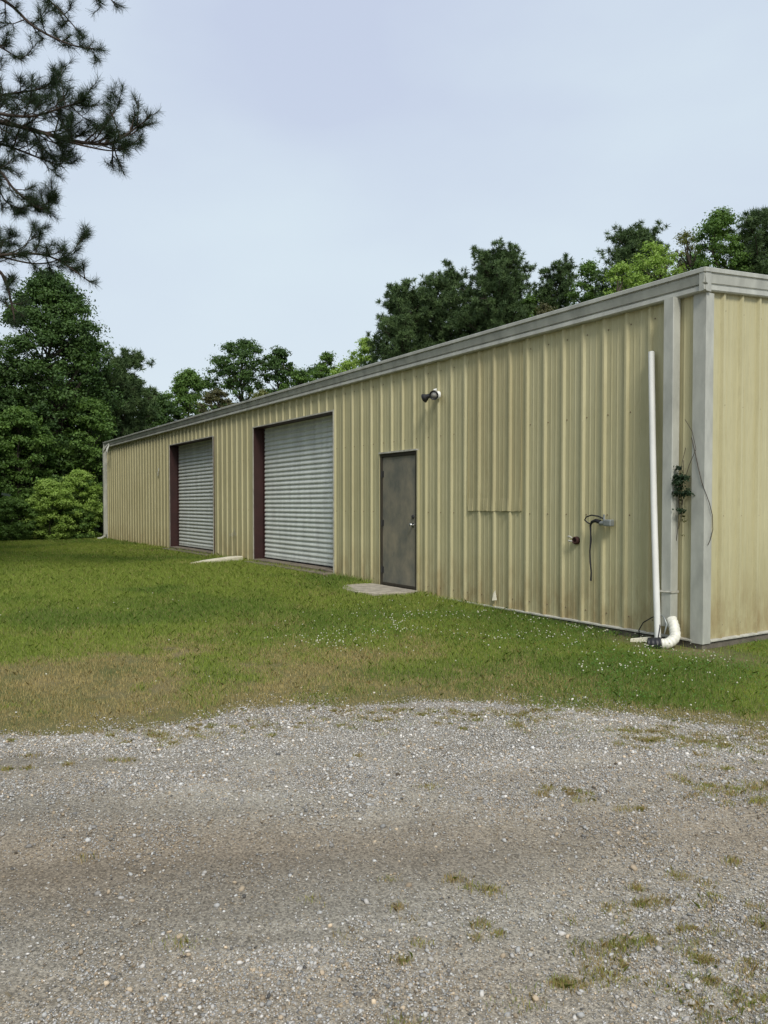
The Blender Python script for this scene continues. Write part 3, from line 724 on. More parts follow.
# downspouts (parts of the building)
def downspout(xc, zb, wdt=0.118, dpt=0.105, wall_gap=0.035):
    mb = MB(); y0 = -wall_gap; y1 = -wall_gap - dpt; a = xc - wdt / 2; b = xc + wdt / 2
    prof = [(a, y0), (a, y1 + 0.006), (a + 0.006, y1), (b - 0.006, y1), (b, y1 + 0.006), (b, y0)]
    mb.extr(prof, zb, EAVE - 0.018, 'z')
    d_ = mb.build('downspout', M['trim'], B)
    return d_
ds = downspout(-0.345, 0.14)
mb = MB()
a, b, y1 = -0.345 - 0.066, -0.345 + 0.066, -0.1445
mb.box((a, y1, 0.480), (b, y1 + 0.003, 0.502)); mb.box((a - 0.03, y1 + 0.0, 0.481), (a, y1 + 0.003, 0.501)); mb.box((b, y1 + 0.003, 0.480), (b + 0.003, -0.03, 0.502))
mb.tube([(a - 0.03, y1 + 0.002, 0.49), (a + 0.05, y1 - 0.008, 0.486), (b, y1 - 0.003, 0.492)], 0.005, 6)
mb.build('strap', M['white_trim'], ds)
ds2 = downspout(-LEN + 0.06, 0.30)
mb = MB(); mb.tube([(-LEN + 0.06, -0.087, 0.32), (-LEN + 0.06, -0.10, 0.22), (-LEN + 0.03, -0.20, 0.14), (-LEN - 0.0, -0.34, 0.12)], 0.06, 10); mb.build('elbow', M['trim'], ds2)
# loose gutter end hanging at the far corner
mb = MB(); mb.tube([(-LEN + 0.9, -0.13, 3.50), (-LEN + 0.75, -0.20, 3.38), (-LEN + 0.62, -0.26, 3.2)], [0.03, 0.05, 0.02], 5); mb.tube([(-LEN + 0.95, -0.13, 3.46), (-LEN + 1.05, -0.22, 3.3), (-LEN + 1.12, -0.24, 3.18)], [0.02, 0.045, 0.015], 5)
mb.build('bent_gutter_flap', M['trim'], B)
# small pale plate on the wall left of the far door, faint chalk marks between the roller doors
mb = MB(); mb.box((-17.93, -0.042, 2.34), (-17.86, -0.036, 2.43)); mb.box((-17.98, -0.040, 2.20), (-17.94, -0.036, 2.33)); mb.build('wall_tab', M['pvc'], B)
r3 = random.Random(4)
for k in range(5):
    mb = MB(); x = -12.35 + 0.09 * k; z = 0.62 + 0.05 * r3.random(); mb.box((x, -0.0365, z), (x + 0.03, -0.0345, z + 0.05 + 0.12 * r3.random()), 0); mb.build('chalk_mark', M['white_trim'], B)

# ------------------------------------------------------------------ things by the wall
# leaning PVC pipe (hollow)
mb = MB()
p0 = Vector((-0.385, -0.20, -0.06)); p1 = Vector((-0.60, -0.070, 2.93)); path = [p0.lerp(p1, t / 10) + Vector((-0.012 * math.sin(math.pi * t / 10), 0, 0)) for t in range(11)]
mb.tube(path, 0.032, 20, 0, cap=False)
ax = (p1 - p0).normalized()
mb.tube([p1, p1 + ax * 0.001, p1 + ax * 0.0012, p1 - ax * 0.12], [0.032, 0.031, 0.027, 0.027], 20, 0, cap=False, ax=ax)
mb.tube([p0, p0 + ax * 0.12], [0.027, 0.027], 20, 0)
pl_ = mb.build('plastic_pipe', M['pvc']); tag(pl_, 'long thin white plastic pipe leaning upright against the tan wall beside the grey downspout', 'pipe')

# flexible elbow under the downspout
E_ = empty('drain_elbow', (-0.34, -0.15, -0.05), 'white ribbed drain elbow with a black end at the foot of the downspout', 'drain pipe')
def ribbed(pts, r0, n, amp, seg=16):
    pts = [Vector(p) for p in pts]; out = []; rad = []
    m_ = len(pts) - 1
    for i in range(n + 1):
        t = i / n * m_; k = min(int(t), m_ - 1); f = t - k
        a = pts[max(k - 1, 0)]; b = pts[k]; c = pts[k + 1]; d = pts[min(k + 2, m_)]
        out.append(0.5 * ((2 * b) + (c - a) * f + (2 * a - 5 * b + 4 * c - d) * f * f + (3 * b - a - 3 * c + d) * f ** 3))
        rad.append(r0 + amp * (1 if (i // 2) % 2 else 0))
    return out, rad
off = E_.location.copy()
pts, rad = ribbed([Vector(p) - off for p in ((-0.330, -0.10, 0.27), (-0.275, -0.125, 0.19), (-0.235, -0.17, 0.10), (-0.262, -0.24, 0.045), (-0.318, -0.285, 0.035))], 0.050, 48, 0.0035)
mb = MB(); mb.tube(pts, rad, 18, 0); mb.build('white_hose', M['flex'], E_)
pts2, rad2 = ribbed([pts[-1] + Vector((0.01, 0.01, 0)), pts[-1] + Vector((-0.032, -0.026, -0.006)), pts[-1] + Vector((-0.090, -0.060, -0.012))], 0.062, 16, 0.005)
mb = MB(); mb.tube(pts2, rad2, 18, 0); mb.build('black_coupling', M['black'], E_)
mb = MB(); mb.tube([Vector((-0.41, -0.155, 0.30)) - off, Vector((-0.37, -0.165, 0.29)) - off, Vector((-0.325, -0.175, 0.22)) - off, Vector((-0.34, -0.19, 0.12)) - off], [0.004, 0.008, 0.012, 0.006], 6); mb.build('outlet_flap', M['grey_metal'], E_)
E_.location = off + Vector((0.035, -0.02, -0.045))
# black tube looping behind the pipe
mb = MB(); mb.tube([(-0.72, -0.07, -0.04), (-0.71, -0.09, 0.05), (-0.64, -0.11, 0.14), (-0.52, -0.12, 0.21), (-0.42, -0.16, 0.24), (-0.365, -0.20, 0.14), (-0.37, -0.23, -0.02)], 0.006, 8)
tag(mb.build('black_hose', M['black']), 'thin black tube looping from the ground behind the white pipe', 'hose')
# broken pale block beside the pipe
rb = Matrix.Rotation(math.radians(32), 3, 'Z') @ Matrix.Rotation(math.radians(-7), 3, 'Y')
mb = MB(); mb.add([rb @ Vector(p) + Vector((-0.62, -0.17, -0.03)) for p in ((-0.11,-0.03,-0.02),(0.10,-0.04,-0.02),(0.11,0.03,-0.02),(-0.09,0.035,-0.02),(-0.10,-0.025,0.02),(0.09,-0.03,0.028),(0.10,0.022,0.024),(-0.08,0.03,0.012))],
       [(3,2,1,0),(4,5,6,7),(0,1,5,4),(1,2,6,5),(2,3,7,6),(3,0,4,7)])
tag(mb.build('stone_block', M['pale_concrete'], bevel=0.006), 'small pale broken block lying on the dirt left of the drain elbow', 'block')

# conduit outlet with loose cable
U = empty('conduit_box', (-1.14, -0.03, 1.17), 'small grey conduit box on the tan wall with a black cable hanging down', 'conduit box')
mb = MB(); mb.box((-0.055, -0.075, -0.045), (0.05, -0.004, 0.03)); mb.build('box_body', M['grey_metal'], U, bevel=0.012)
mb = MB(); mb.tube([(-0.045, -0.04, -0.01), (-0.09, -0.045, -0.012), (-0.12, -0.05, -0.015)], [0.030, 0.028, 0.022], 14); mb.tube([(-0.062, -0.045, 0.02), (-0.062, -0.045, 0.085)], [0.016, 0.010], 10); mb.build('conduit_nipple', M['grey_metal'], U)
mb = MB(); mb.tube([(-0.11, -0.052, 0.0), (-0.17, -0.058, 0.015), (-0.22, -0.06, 0.0), (-0.25, -0.055, -0.04)], [0.024, 0.022, 0.016, 0.010], 10)
mb.tube([(-0.25, -0.052, -0.03), (-0.252, -0.046, -0.14), (-0.248, -0.046, -0.20), (-0.262, -0.045, -0.33), (-0.256, -0.045, -0.45), (-0.238, -0.046, -0.57), (-0.245, -0.046, -0.66)], [0.012, 0.009, 0.012, 0.008, 0.010, 0.008, 0.011], 8)
mb.tube([(-0.065, -0.055, 0.04), (-0.12, -0.075, 0.065), (-0.21, -0.08, 0.075), (-0.285, -0.08, 0.055), (-0.315, -0.075, 0.02), (-0.28, -0.065, -0.01), (-0.25, -0.06, -0.02)], 0.008, 8)
mb.build('cable', M['black'], U)
# round knock-out fitting
K = empty('wall_fitting', (-1.66, -0.004, 0.95), 'small round rusty fitting with pale broken edge low on the tan wall', 'wall fitting')
mb = MB(); mb.tube([(0, 0, 0), (0, -0.035, 0), (0, -0.045, 0), (0, -0.046, 0), (0, -0.02, 0)], [0.046, 0.045, 0.038, 0.028, 0.026], 16, ax=(0, -1, 0)); mb.build('socket', M['rust'], K)
mb = MB(); mb.tube([(-0.03, -0.05, 0.03), (-0.07, -0.055, 0.045), (-0.10, -0.05, 0.04)], [0.008, 0.012, 0.008], 6); mb.tube([(-0.03, -0.05, -0.008), (-0.06, -0.06, -0.01), (-0.085, -0.055, 0.0)], [0.01, 0.013, 0.007], 6); mb.build('broken_stub', M['white_trim'], K)

# twin floodlight
Fl = empty('floodlight', (-4.29, -0.034, 2.93), 'twin security floodlight high on the tan wall to the right of the entry door', 'floodlight')
mb = MB(); mb.tube([(0, 0, 0), (0, -0.03, 0), (0, -0.042, 0)], [0.06, 0.058, 0.04], 18); mb.tube([(0.0, -0.03, 0.0), (0.02, -0.075, 0.075)], [0.02, 0.026], 10); mb.build('base_plate', M['pvc'], Fl)
def head(name, a, dirv, mat_, lens):
    a = Vector(a); dv = Vector(dirv).normalized(); mb = MB()
    mb.tube([Vector((0, -0.04, 0)), a], 0.014, 8, 0)
    mb.tube([a - dv * 0.02, a, a + dv * 0.045, a + dv * 0.095, a + dv * 0.100, a + dv * 0.075], [0.018, 0.030, 0.038, 0.068, 0.062, 0.050], 20, 0, cap=False, ax=dv)
    h_ = mb.build(name, mat_, Fl)
    mb = MB(); mb.tube([a + dv * 0.035, a + dv * 0.062, a + dv * 0.080, a + dv * 0.088], [0.03, 0.052, 0.046, 0.01], 18, 0); mb.build('bulb', lens, h_)
head('lamp_head', (0.055, -0.10, 0.0), (0.75, -0.85, -0.35), M['black'], M['lens'])
head('lamp_head', (-0.105, -0.085, 0.0), (-0.95, -0.35, -0.35), M['black'], M['rubber'])

# concrete step at the entry door
mb = MB(); prof = [(-6.15, -0.30), (-6.05, -0.62), (-5.65, -0.84), (-5.2, -0.90), (-4.8, -0.70), (-4.70, -0.30), (-4.74, -0.047), (-6.10, -0.047)]
mb.extr(prof, -0.10, 0.082, 'z'); tag(mb.build('concrete_step', M['concrete'], bevel=0.015), 'flat worn concrete pad on the grass in front of the entry door', 'concrete pad')
# pale slab between the roller doors
zs = float(gz(-12.6, -0.7))
a0 = Vector((-11.55, -1.25, zs)); 
def pslab():
    d_ = 0.0
    A = rd(*[((190 - 384) / 770 * 16.2), 16.2]); Bp = rd(*[((241 - 384) / 770 * 17.3), 17.3])
    ax_ = (Bp - A); L_ = ax_.length; ax_.normalize(); nx_ = Vector((-ax_.y, ax_.x, 0))
    mb = MB(); prof = [(0, -0.03, 0.05), (0.25, -0.10, 0.07), (0.6, -0.16, 0.10), (0.9, -0.18, 0.12), (0.97, -0.13, 0.12), (1.0, 0.0, 0.10)]
    top = []; bot = []
    pl = [(0, -0.04), (0.3, -0.12), (0.85, -0.16), (0.96, -0.13), (1.0, -0.02), (0.97, 0.10), (0.85, 0.14), (0.3, 0.10), (0, 0.04)]
    zt = lambda t: 0.035 + 0.075 * min(1, t * 1.6)
    zg = zs
    for t, q in pl:
        p = A + ax_ * (t * L_) + nx_ * q; top.append((p.x, p.y, zg + zt(t))); bot.append((p.x, p.y, zg - 0.05))
    n = len(pl); mb.add(top + bot, [tuple(range(n)), tuple(reversed(range(n, 2 * n)))] + [(i, n + i, n + (i + 1) % n, (i + 1) % n) for i in range(n)])
    tag(mb.build('concrete_wedge', M['pale_concrete'], bevel=0.012), 'low tapered white slab lying in the grass between the two roll-up doors', 'slab')
pslab()

# creeper between downspout and corner trim
def leaf_cloud(cent, rads, cnt, size, colA, colB, rng, up=0.6, flat=0.7):
    """leaves (n,4,3) gaussian around each centre; returns V, col"""
    cent = np.asarray(cent); n = len(cent) * cnt
    c = np.repeat(cent, cnt, 0); rr = np.repeat(np.asarray(rads), cnt)[:, None]
    dirs = rng.normal(size=(n, 3)); dirs /= np.linalg.norm(dirs, axis=1)[:, None]
    rad = rng.random((n, 1)) ** 0.45
    P = c + dirs * np.minimum(np.abs(rng.normal(0, 0.62, (n, 1))), rng.uniform(0.9, 1.25, (n, 1))) * rr * np.array([1.15, 1.15, flat * 0.9])
    nrm = dirs * 0.8 + rng.normal(size=(n, 3)) * 0.6 + np.array([0, 0, up]); nrm /= np.linalg.norm(nrm, axis=1)[:, None]
    t = np.cross(nrm, rng.normal(size=(n, 3))); t /= np.linalg.norm(t, axis=1)[:, None]; b = np.cross(nrm, t)
    s = (size * rng.uniform(0.6, 1.35, n))[:, None]
    V = np.stack([P - t * s * 0.5, P + b * s * 0.3 + t * s * 0.05, P + t * s * 0.55, P - b * s * 0.3 + t * s * 0.05], 1)
    k = np.repeat(rng.random(len(cent)), cnt)[:, None] * 0.6 + rng.random((n, 1)) * 0.4
    col = np.array(colA) * (1 - k) + np.array(colB) * k
    return V, col * rng.uniform(0.8, 1.2, (n, 1))
def creeper():
    rng = np.random.default_rng(2)
    V_ = empty('creeper', (-0.215, -0.03, 0.0), 'small dark green creeper clump growing between the downspout and the corner trim', 'creeper')
    mb = MB(); rr = random.Random(5)
    for k in range(4):
        x = -0.05 + 0.02 * k; pts = [(x - 0.02, -0.03, 1.0 + 0.12 * k)]
        while pts[-1][2] < 1.5 + 0.13 * k: pts.append((x + rr.uniform(-0.03, 0.03), -0.035 - rr.random() * 0.02, pts[-1][2] + 0.14))
        mb.tube(pts, 0.003, 5)
    mb.tube([(0.02, -0.035, 1.6), (0.08, -0.05, 1.75), (0.15, -0.045, 1.9), (0.10, -0.04, 2.08), (0.02, -0.04, 2.2)], 0.003, 5)
    mb.build('stem', M['bark'], V_)
    cent = [(rr.gauss(0, 0.035), -0.05 - rr.random() * 0.05, 1.60 + rr.gauss(0, 0.05)) for _ in range(9)] + [(rr.gauss(0.0, 0.035), -0.04 - rr.random() * 0.03, 1.47 + rr.gauss(0, 0.07)) for _ in range(6)]
    V, col = leaf_cloud(cent, [0.055] * len(cent), 70, 0.030, (0.018, 0.035, 0.018), (0.035, 0.07, 0.03), rng)
    soup('leaves', V, 4, col, M['leaf'], V_)
    cent = [(rr.gauss(0.0, 0.03), -0.04, 1.27 + rr.gauss(0, 0.12)) for _ in range(9)]
    V, col = leaf_cloud(cent, [0.04] * len(cent), 9, 0.022, (0.12, 0.11, 0.04), (0.06, 0.08, 0.03), rng)
    soup('dead_leaves', V, 4, col, M['leaf'], V_)
    mb = MB(); mb.tube([(-0.14, -0.043, 2.02), (-0.10, -0.043, 1.88), (-0.06, -0.045, 1.72), (-0.02, -0.045, 1.58), (0.012, -0.03, 1.48), (0.02, 0.02, 1.38), (0.018, 0.075, 1.26), (0.018, 0.085, 1.12), (0.016, 0.05, 1.02), (0.014, 0.015, 0.97)], 0.0035, 6)
    tag(mb.build('dry_vine', M['bark']), 'thin dry bare vine crossing the grey corner trim onto the gable wall', 'vine')
creeper()

# ------------------------------------------------------------------ trees
def decid(name, px, depth, top_py, wpx, label, colA, colB, base_frac=0.25, seed=1, ncl=170, cnt=130, leaf=0.17, lobes=5, group='trees behind the building', trunk_r=0.16, sink=0.0, shape=0.45, flat=0.7, clr=None, hgt=None):
    cnt = int(cnt * 1.55); leaf *= 0.60; ncl = int(ncl * 1.75)
    rng = np.random.default_rng(seed); rr = random.Random(seed)
    x, y = at(px, depth); z0 = float(gz(x, y)) - 0.05
    H = zat(top_py, depth) - z0; Wd = wpx / F_PX * depth / 2
    root = empty(name, (x, y, z0), label, 'bush' if name in ('bush', 'shrub') else 'tree', group)
    zb = H * base_frac; ch = H - zb
    cents = []; rads = []
    lob = [(rr.uniform(0, 6.28), rr.uniform(0.1, 0.9), rr.uniform(0.15, 0.35)) for _ in range(lobes)]
    while len(cents) < ncl:
        t = rr.random(); a = rr.uniform(0, 6.28)
        env = (max(0, 1 - ((t - shape) / (1 - shape if t > shape else shape + 0.12)) ** 2)) ** 0.55
        for la, lt, ls in lob:
            da = (a - la + math.pi) % (2 * math.pi) - math.pi
            env += ls * math.exp(-(da / 0.5) ** 2 - ((t - lt) / 0.14) ** 2) * (0.6 if t < 0.85 else 0.0)
        env *= 0.92
        q = rr.random() ** 0.45
        cents.append((math.cos(a) * Wd * env * q, math.sin(a) * Wd * env * q, zb + ch * t * 0.96)); rads.append((clr or 0.082 * math.sqrt(max(Wd, 0.5) * ch) + 0.05) * rr.uniform(0.45, 1.35))
    V, col = leaf_cloud(cents, rads, cnt, leaf, colA, colB, rng, flat=flat)
    soup('crown', V, 4, col, M['leaf'], root)
    mb = MB()
    tr = trunk_r * H / 10
    tp = [Vector((0, 0, -0.2))]; 
    for i in range(1, 8): tp.append(Vector((rr.gauss(0, 0.05) * H / 10 * i * 0.5, rr.gauss(0, 0.05) * H / 10 * i * 0.5, H * 0.88 * i / 7)))
    mb.tube(tp, [tr * 1.25] + [tr * (1 - 0.85 * i / 7) for i in range(1, 8)], 8)
    def tpt(z):
        for p_, q_ in zip(tp, tp[1:]):
            if p_.z <= z <= q_.z: return p_.lerp(q_, (z - p_.z) / (q_.z - p_.z))
        return tp[-1]
    for c in cents[::3]:
        c = Vector(c); hz = max(H * 0.08, c.z - (Vector((c.x, c.y, 0)).length * rr.uniform(0.5, 1.1)) - 0.2)
        s_ = tpt(min(hz, H * 0.86)); m_ = s_.lerp(c, 0.5) + Vector((0, 0, -0.06 * (c - s_).length)) + Vector((rr.gauss(0, .08), rr.gauss(0, .08), 0))
        rr0 = tr * 0.28 * rr.uniform(0.6, 1.2)
        mb.tube([s_, m_, c], [rr0, rr0 * 0.6, rr0 * 0.15], 5, cap=False)
    mb.build('trunk', M['bark'], root)
    return root

def pine(px, depth, top_py, wpx, label, seed=1, crown_frac=0.45, group='trees behind the building', colA=(0.042, 0.076, 0.03), colB=(0.12, 0.185, 0.065), dens=1.0, name='pine_tree'):
    rng = np.random.default_rng(seed); rr = random.Random(seed)
    x, y = at(px, depth); z0 = float(gz(x, y)) - 0.05
    H = zat(top_py + 13, depth) - z0; Wd = wpx / F_PX * depth / 2 * 1.12; dens *= 1.35
    root = empty(name, (x, y, z0), label, 'tree', group)
    mb = MB(); tr = 0.018 * H
    tp = [Vector((0, 0, -0.3))] + [Vector((rr.gauss(0, 0.06) * i * 0.4, rr.gauss(0, 0.06) * i * 0.4, H * 0.97 * i / 9)) for i in range(1, 10)]
    mb.tube(tp, [tr * 1.2] + [tr * (1 - 0.9 * i / 9) for i in range(1, 10)], 8)
    def tpt(z):
        for p_, q_ in zip(tp, tp[1:]):
            if p_.z <= z <= q_.z: return p_.lerp(q_, (z - p_.z) / (q_.z - p_.z))
        return tp[-1]
    clumps = []
    nb = int(62 * dens)
    for k in range(nb):
        t = (k + rr.random()) / nb; z = H * (1 - crown_frac) + H * crown_frac * t * 0.97
        env = max(0.30, math.sqrt(max(0, 1 - ((t - 0.5) / 0.56) ** 2))); a = k * 2.4 + rr.uniform(-.5, .5)
        Lb = Wd * env * rr.uniform(0.65, 1.12); s_ = tpt(z * 0.985)
        dv = Vector((math.cos(a), math.sin(a), rr.uniform(-0.1, 0.35) + 0.5 * t)).normalized()
        pts = [s_, s_ + dv * Lb * 0.5 + Vector((0, 0, -0.04 * Lb)), s_ + dv * Lb + Vector((0, 0, 0.10 * Lb))]
        r0 = tr * 0.22 * (1.1 - 0.6 * t); mb.tube(pts, [r0, r0 * 0.6, r0 * 0.2], 5, cap=False)
        nsub = max(5, int(Lb * 9))
        for j in range(nsub):
            f = rr.uniform(0.30, 1.0); c = (pts[0].lerp(pts[1], f * 2) if f < .5 else pts[1].lerp(pts[2], f * 2 - 1))
            e = c + Vector((rr.gauss(0, 0.22), rr.gauss(0, 0.22), rr.uniform(-0.02, 0.32))) * (0.5 + 0.4 * Lb * 0.5)
            if j % 3 == 0: mb.tube([c, e], [r0 * 0.3, r0 * 0.1], 4, cap=False)
            for _ in range(2): clumps.append(tuple(e + Vector((rr.gauss(0, .09), rr.gauss(0, .09), rr.gauss(0, .07)))))
    mb.build('trunk', M['pinebark'], root)
    cl = np.array(clumps); nn = 34; n = len(cl) * nn
    c = np.repeat(cl, nn, 0); dv = rng.normal(size=(n, 3)) + np.array([0, 0, 0.35]); dv /= np.linalg.norm(dv, axis=1)[:, None]
    L_ = rng.uniform(0.13, 0.25, (n, 1)); sd_ = np.cross(dv, rng.normal(size=(n, 3))); sd_ /= np.linalg.norm(sd_, axis=1)[:, None]
    wv = 0.013 * depth / 40 * 1.3
    V = np.stack([c - sd_ * wv, c + sd_ * wv, c + dv * L_ + sd_ * wv * 0.3, c + dv * L_ - sd_ * wv * 0.3], 1)
    k = np.repeat(rng.random(len(cl)), nn)[:, None] * 0.7 + rng.random((n, 1)) * 0.3
    col = np.array(colA) * (1 - k) + np.array(colB) * k
    soup('crown', V, 4, col, M['needle'], root)
    return root

DG = ((0.035, 0.075, 0.022), (0.105, 0.185, 0.048)); MG = ((0.06, 0.12, 0.025), (0.16, 0.27, 0.06)); LG = ((0.18, 0.29, 0.05), (0.36, 0.50, 0.12)); YG = ((0.11, 0.13, 0.035), (0.20, 0.21, 0.065)); BR = ((0.085, 0.085, 0.04), (0.15, 0.145, 0.065))
LEFTG = 'trees at the left edge of the lawn'
# left wood
decid('broadleaf_tree', 52, 32, 268, 130, 'tall dense dark green broadleaf tree with a pointed top left of the building', *DG, base_frac=0.10, seed=11, ncl=330, cnt=170, leaf=0.19, group=LEFTG, shape=0.30)
decid('broadleaf_tree', -25, 30, 335, 110, 'dark broadleaf tree cut by the left picture edge below the pine branches', *DG, base_frac=0.1, seed=12, ncl=230, cnt=160, leaf=0.19, group=LEFTG, shape=0.35)
decid('broadleaf_tree', 128, 37, 372, 78, 'smaller dark broadleaf tree just above the far left corner of the roof', *DG, base_frac=0.15, seed=13, ncl=200, cnt=140, leaf=0.19, group=LEFTG)
decid('broadleaf_tree', 90, 31, 395, 70, 'mid green broadleaf tree behind the light bush at the far wall corner', *MG, base_frac=0.10, seed=14, ncl=150, cnt=140, leaf=0.17, group=LEFTG)
decid('broadleaf_tree', 18, 29, 405, 80, 'low mid green broadleaf tree behind the bushes at the left', *MG, base_frac=0.05, seed=15, ncl=160, cnt=140, leaf=0.17, group=LEFTG)
pine(122, 35, 345, 62, 'thin pine with sparse tufts poking up beside the tall broadleaf tree', seed=16, group=LEFTG, dens=0.55)
decid('broadleaf_tree', -90, 30, 300, 120, 'broad dark tree left of the lawn outside the picture', *DG, base_frac=0.1, seed=17, ncl=130, cnt=120, leaf=0.22, group=LEFTG)
BG = 'bushes at the left edge of the lawn'
decid('bush', 80, 28.6, 468, 50, 'light yellow green bush against the far left corner of the building', *LG, base_frac=0.0, seed=21, ncl=110, cnt=150, leaf=0.11, group=BG, trunk_r=0.05, shape=0.4)
decid('bush', 50, 27.2, 478, 50, 'light green rounded bush second from the building corner', *LG, base_frac=0.0, seed=22, ncl=100, cnt=150, leaf=0.11, group=BG, trunk_r=0.05, shape=0.4)
decid('bush', 12, 26.6, 497, 56, 'low dark green bush at the left picture edge', *MG, base_frac=0.0, seed=23, ncl=90, cnt=150, leaf=0.11, group=BG, trunk_r=0.05, shape=0.35)
decid('bush', 68, 28.2, 505, 60, 'low shaded bush growing under the light green bushes', *MG, base_frac=0.0, seed=24, ncl=80, cnt=140, leaf=0.11, group=BG, trunk_r=0.05, shape=0.35)
decid('bush', -40, 26.5, 480, 70, 'dark green bush beyond the left picture edge', *MG, base_frac=0.0, seed=25, ncl=90, cnt=120, leaf=0.13, group=BG, trunk_r=0.05, shape=0.35)
# above the roof, left to right
decid('broadleaf_tree', 190, 44, 368, 74, 'pointed mid green tree above the roof over the far roll-up door', *MG, seed=31, ncl=150, cnt=140, leaf=0.2, shape=0.2)
decid('broadleaf_tree', 243, 46, 338, 86, 'rounded dark tree with sky gaps, largest over the left half of the roof', *DG, seed=32, ncl=170, cnt=110, leaf=0.2, base_frac=0.4, shape=0.5)
decid('broadleaf_tree', 279, 45, 346, 48, 'narrow dark tree touching the right side of the rounded tree', *DG, seed=33, ncl=95, cnt=110, leaf=0.2, base_frac=0.4)
decid('broadleaf_tree', 160, 42, 392, 60, 'low dark tree filling the dip above the far end of the roof', *DG, seed=34, ncl=120, cnt=130, leaf=0.2)
decid('broadleaf_tree', 262, 41, 388, 60, 'yellow green tree low over the roof in front of the rounded dark tree', *YG, seed=35, ncl=110, cnt=90, leaf=0.17, base_frac=0.3)
decid('broadleaf_tree', 218, 40, 388, 56, 'brownish green thin tree low over the roof between the two roll-up doors', *BR, seed=36, ncl=90, cnt=70, leaf=0.15, base_frac=0.3)
decid('broadleaf_tree', 327, 42, 350, 42, 'small bright green tree above the roof over the near roll-up door', *MG, seed=37, ncl=80, cnt=110, leaf=0.18, base_frac=0.3)
decid('broadleaf_tree', 366, 42, 336, 50, 'bright green tree at the left foot of the pine group', *LG, seed=38, ncl=90, cnt=110, leaf=0.18, base_frac=0.3)
pine(404, 40, 279, 66, 'dark pine at the left end of the pine group above the entry door', seed=41, crown_frac=0.55, dens=1.2)
pine(443, 41, 262, 62, 'dark pine between the leftmost pine and the tall rounded pine', seed=42, crown_frac=0.55, dens=1.2)
pine(497, 39, 246, 84, 'tall wide rounded dark pine rising above the patched wall', seed=43, crown_frac=0.55, dens=1.5)
pine(556, 42, 252, 48, 'slim dark pine to the right of the wide rounded pine', seed=44, crown_frac=0.5, dens=1.0)
decid('broadleaf_tree', 588, 38, 258, 60, 'dark green broadleaf tree between the slim pine and the tall pine', *MG, seed=45, ncl=110, cnt=130, leaf=0.18, base_frac=0.3)
decid('broadleaf_tree', 545, 36, 300, 60, 'low brownish tree peeking over the roof right of the wide pine', *BR, seed=46, ncl=90, cnt=80, leaf=0.16, base_frac=0.3)
pine(634, 36, 219, 66, 'tall dark pine above the leaning white pipe', seed=47, crown_frac=0.5, dens=1.3)
decid('broadleaf_tree', 650, 32, 238, 92, 'light yellow green tree in front of the tall pine near the roof corner', *LG, seed=48, ncl=130, cnt=110, leaf=0.15, base_frac=0.3)
decid('broadleaf_tree', 617, 32, 258, 50, 'light green thin tree left of the yellow green tree', *LG, seed=49, ncl=70, cnt=100, leaf=0.15, base_frac=0.3)
decid('broadleaf_tree', 684, 33, 228, 66, 'thin brown twiggy tree above the roof corner', *YG, seed=50, ncl=70, cnt=60, leaf=0.13, base_frac=0.3)
decid('broadleaf_tree', 716, 31, 206, 76, 'bright green tall tree above the gable end', *MG, seed=51, ncl=150, cnt=130, leaf=0.16, base_frac=0.3)
pine(758, 31, 200, 64, 'dark pine cut by the right picture edge', seed=52, crown_frac=0.6, dens=1.4)
pine(820, 33, 215, 70, 'dark pine right of the gable outside the picture', seed=53, crown_frac=0.6, dens=1.0)
decid('broadleaf_tree', 480, 46, 300, 90, 'dark broadleaf tree low behind the pine group', *DG, seed=54, ncl=130, cnt=120, leaf=0.22, base_frac=0.2)
decid('broadleaf_tree', 420, 46, 318, 80, 'dark low broadleaf tree under the leftmost pine', *DG, seed=55, ncl=120, cnt=110, leaf=0.22, base_frac=0.2)
decid('broadleaf_tree', 745, 36, 250, 90, 'dark low tree behind the bright green gable tree', *DG, seed=56, ncl=130, cnt=120, leaf=0.2, base_frac=0.2)

decid('broadleaf_tree', 300, 44, 366, 60, 'mid green low tree in the dip between the rounded tree and the small bright tree', *MG, seed=61, ncl=90, cnt=110, leaf=0.18, base_frac=0.2)
decid('broadleaf_tree', 528, 42, 290, 70, 'mid green tree filling the dip between the wide pine and the slim pine', *MG, seed=62, ncl=110, cnt=110, leaf=0.18, base_frac=0.2)
decid('broadleaf_tree', 605, 40, 285, 80, 'mid green tree low over the roof under the slim pine and the tall pine', *MG, seed=63, ncl=130, cnt=120, leaf=0.18, base_frac=0.2)
decid('broadleaf_tree', 690, 38, 250, 80, 'mid green tree behind the thin twiggy tree at the roof corner', *MG, seed=64, ncl=130, cnt=120, leaf=0.18, base_frac=0.2)
decid('broadleaf_tree', 346, 40, 356, 50, 'low yellow green tree over the roof just right of the near roll-up door', *LG, seed=65, ncl=80, cnt=100, leaf=0.18, base_frac=0.2)
decid('broadleaf_tree', 318, 46, 362, 90, 'dark low tree standing farthest back in the dip of the treeline', *DG, seed=66, ncl=110, cnt=110, leaf=0.2, base_frac=0.2)
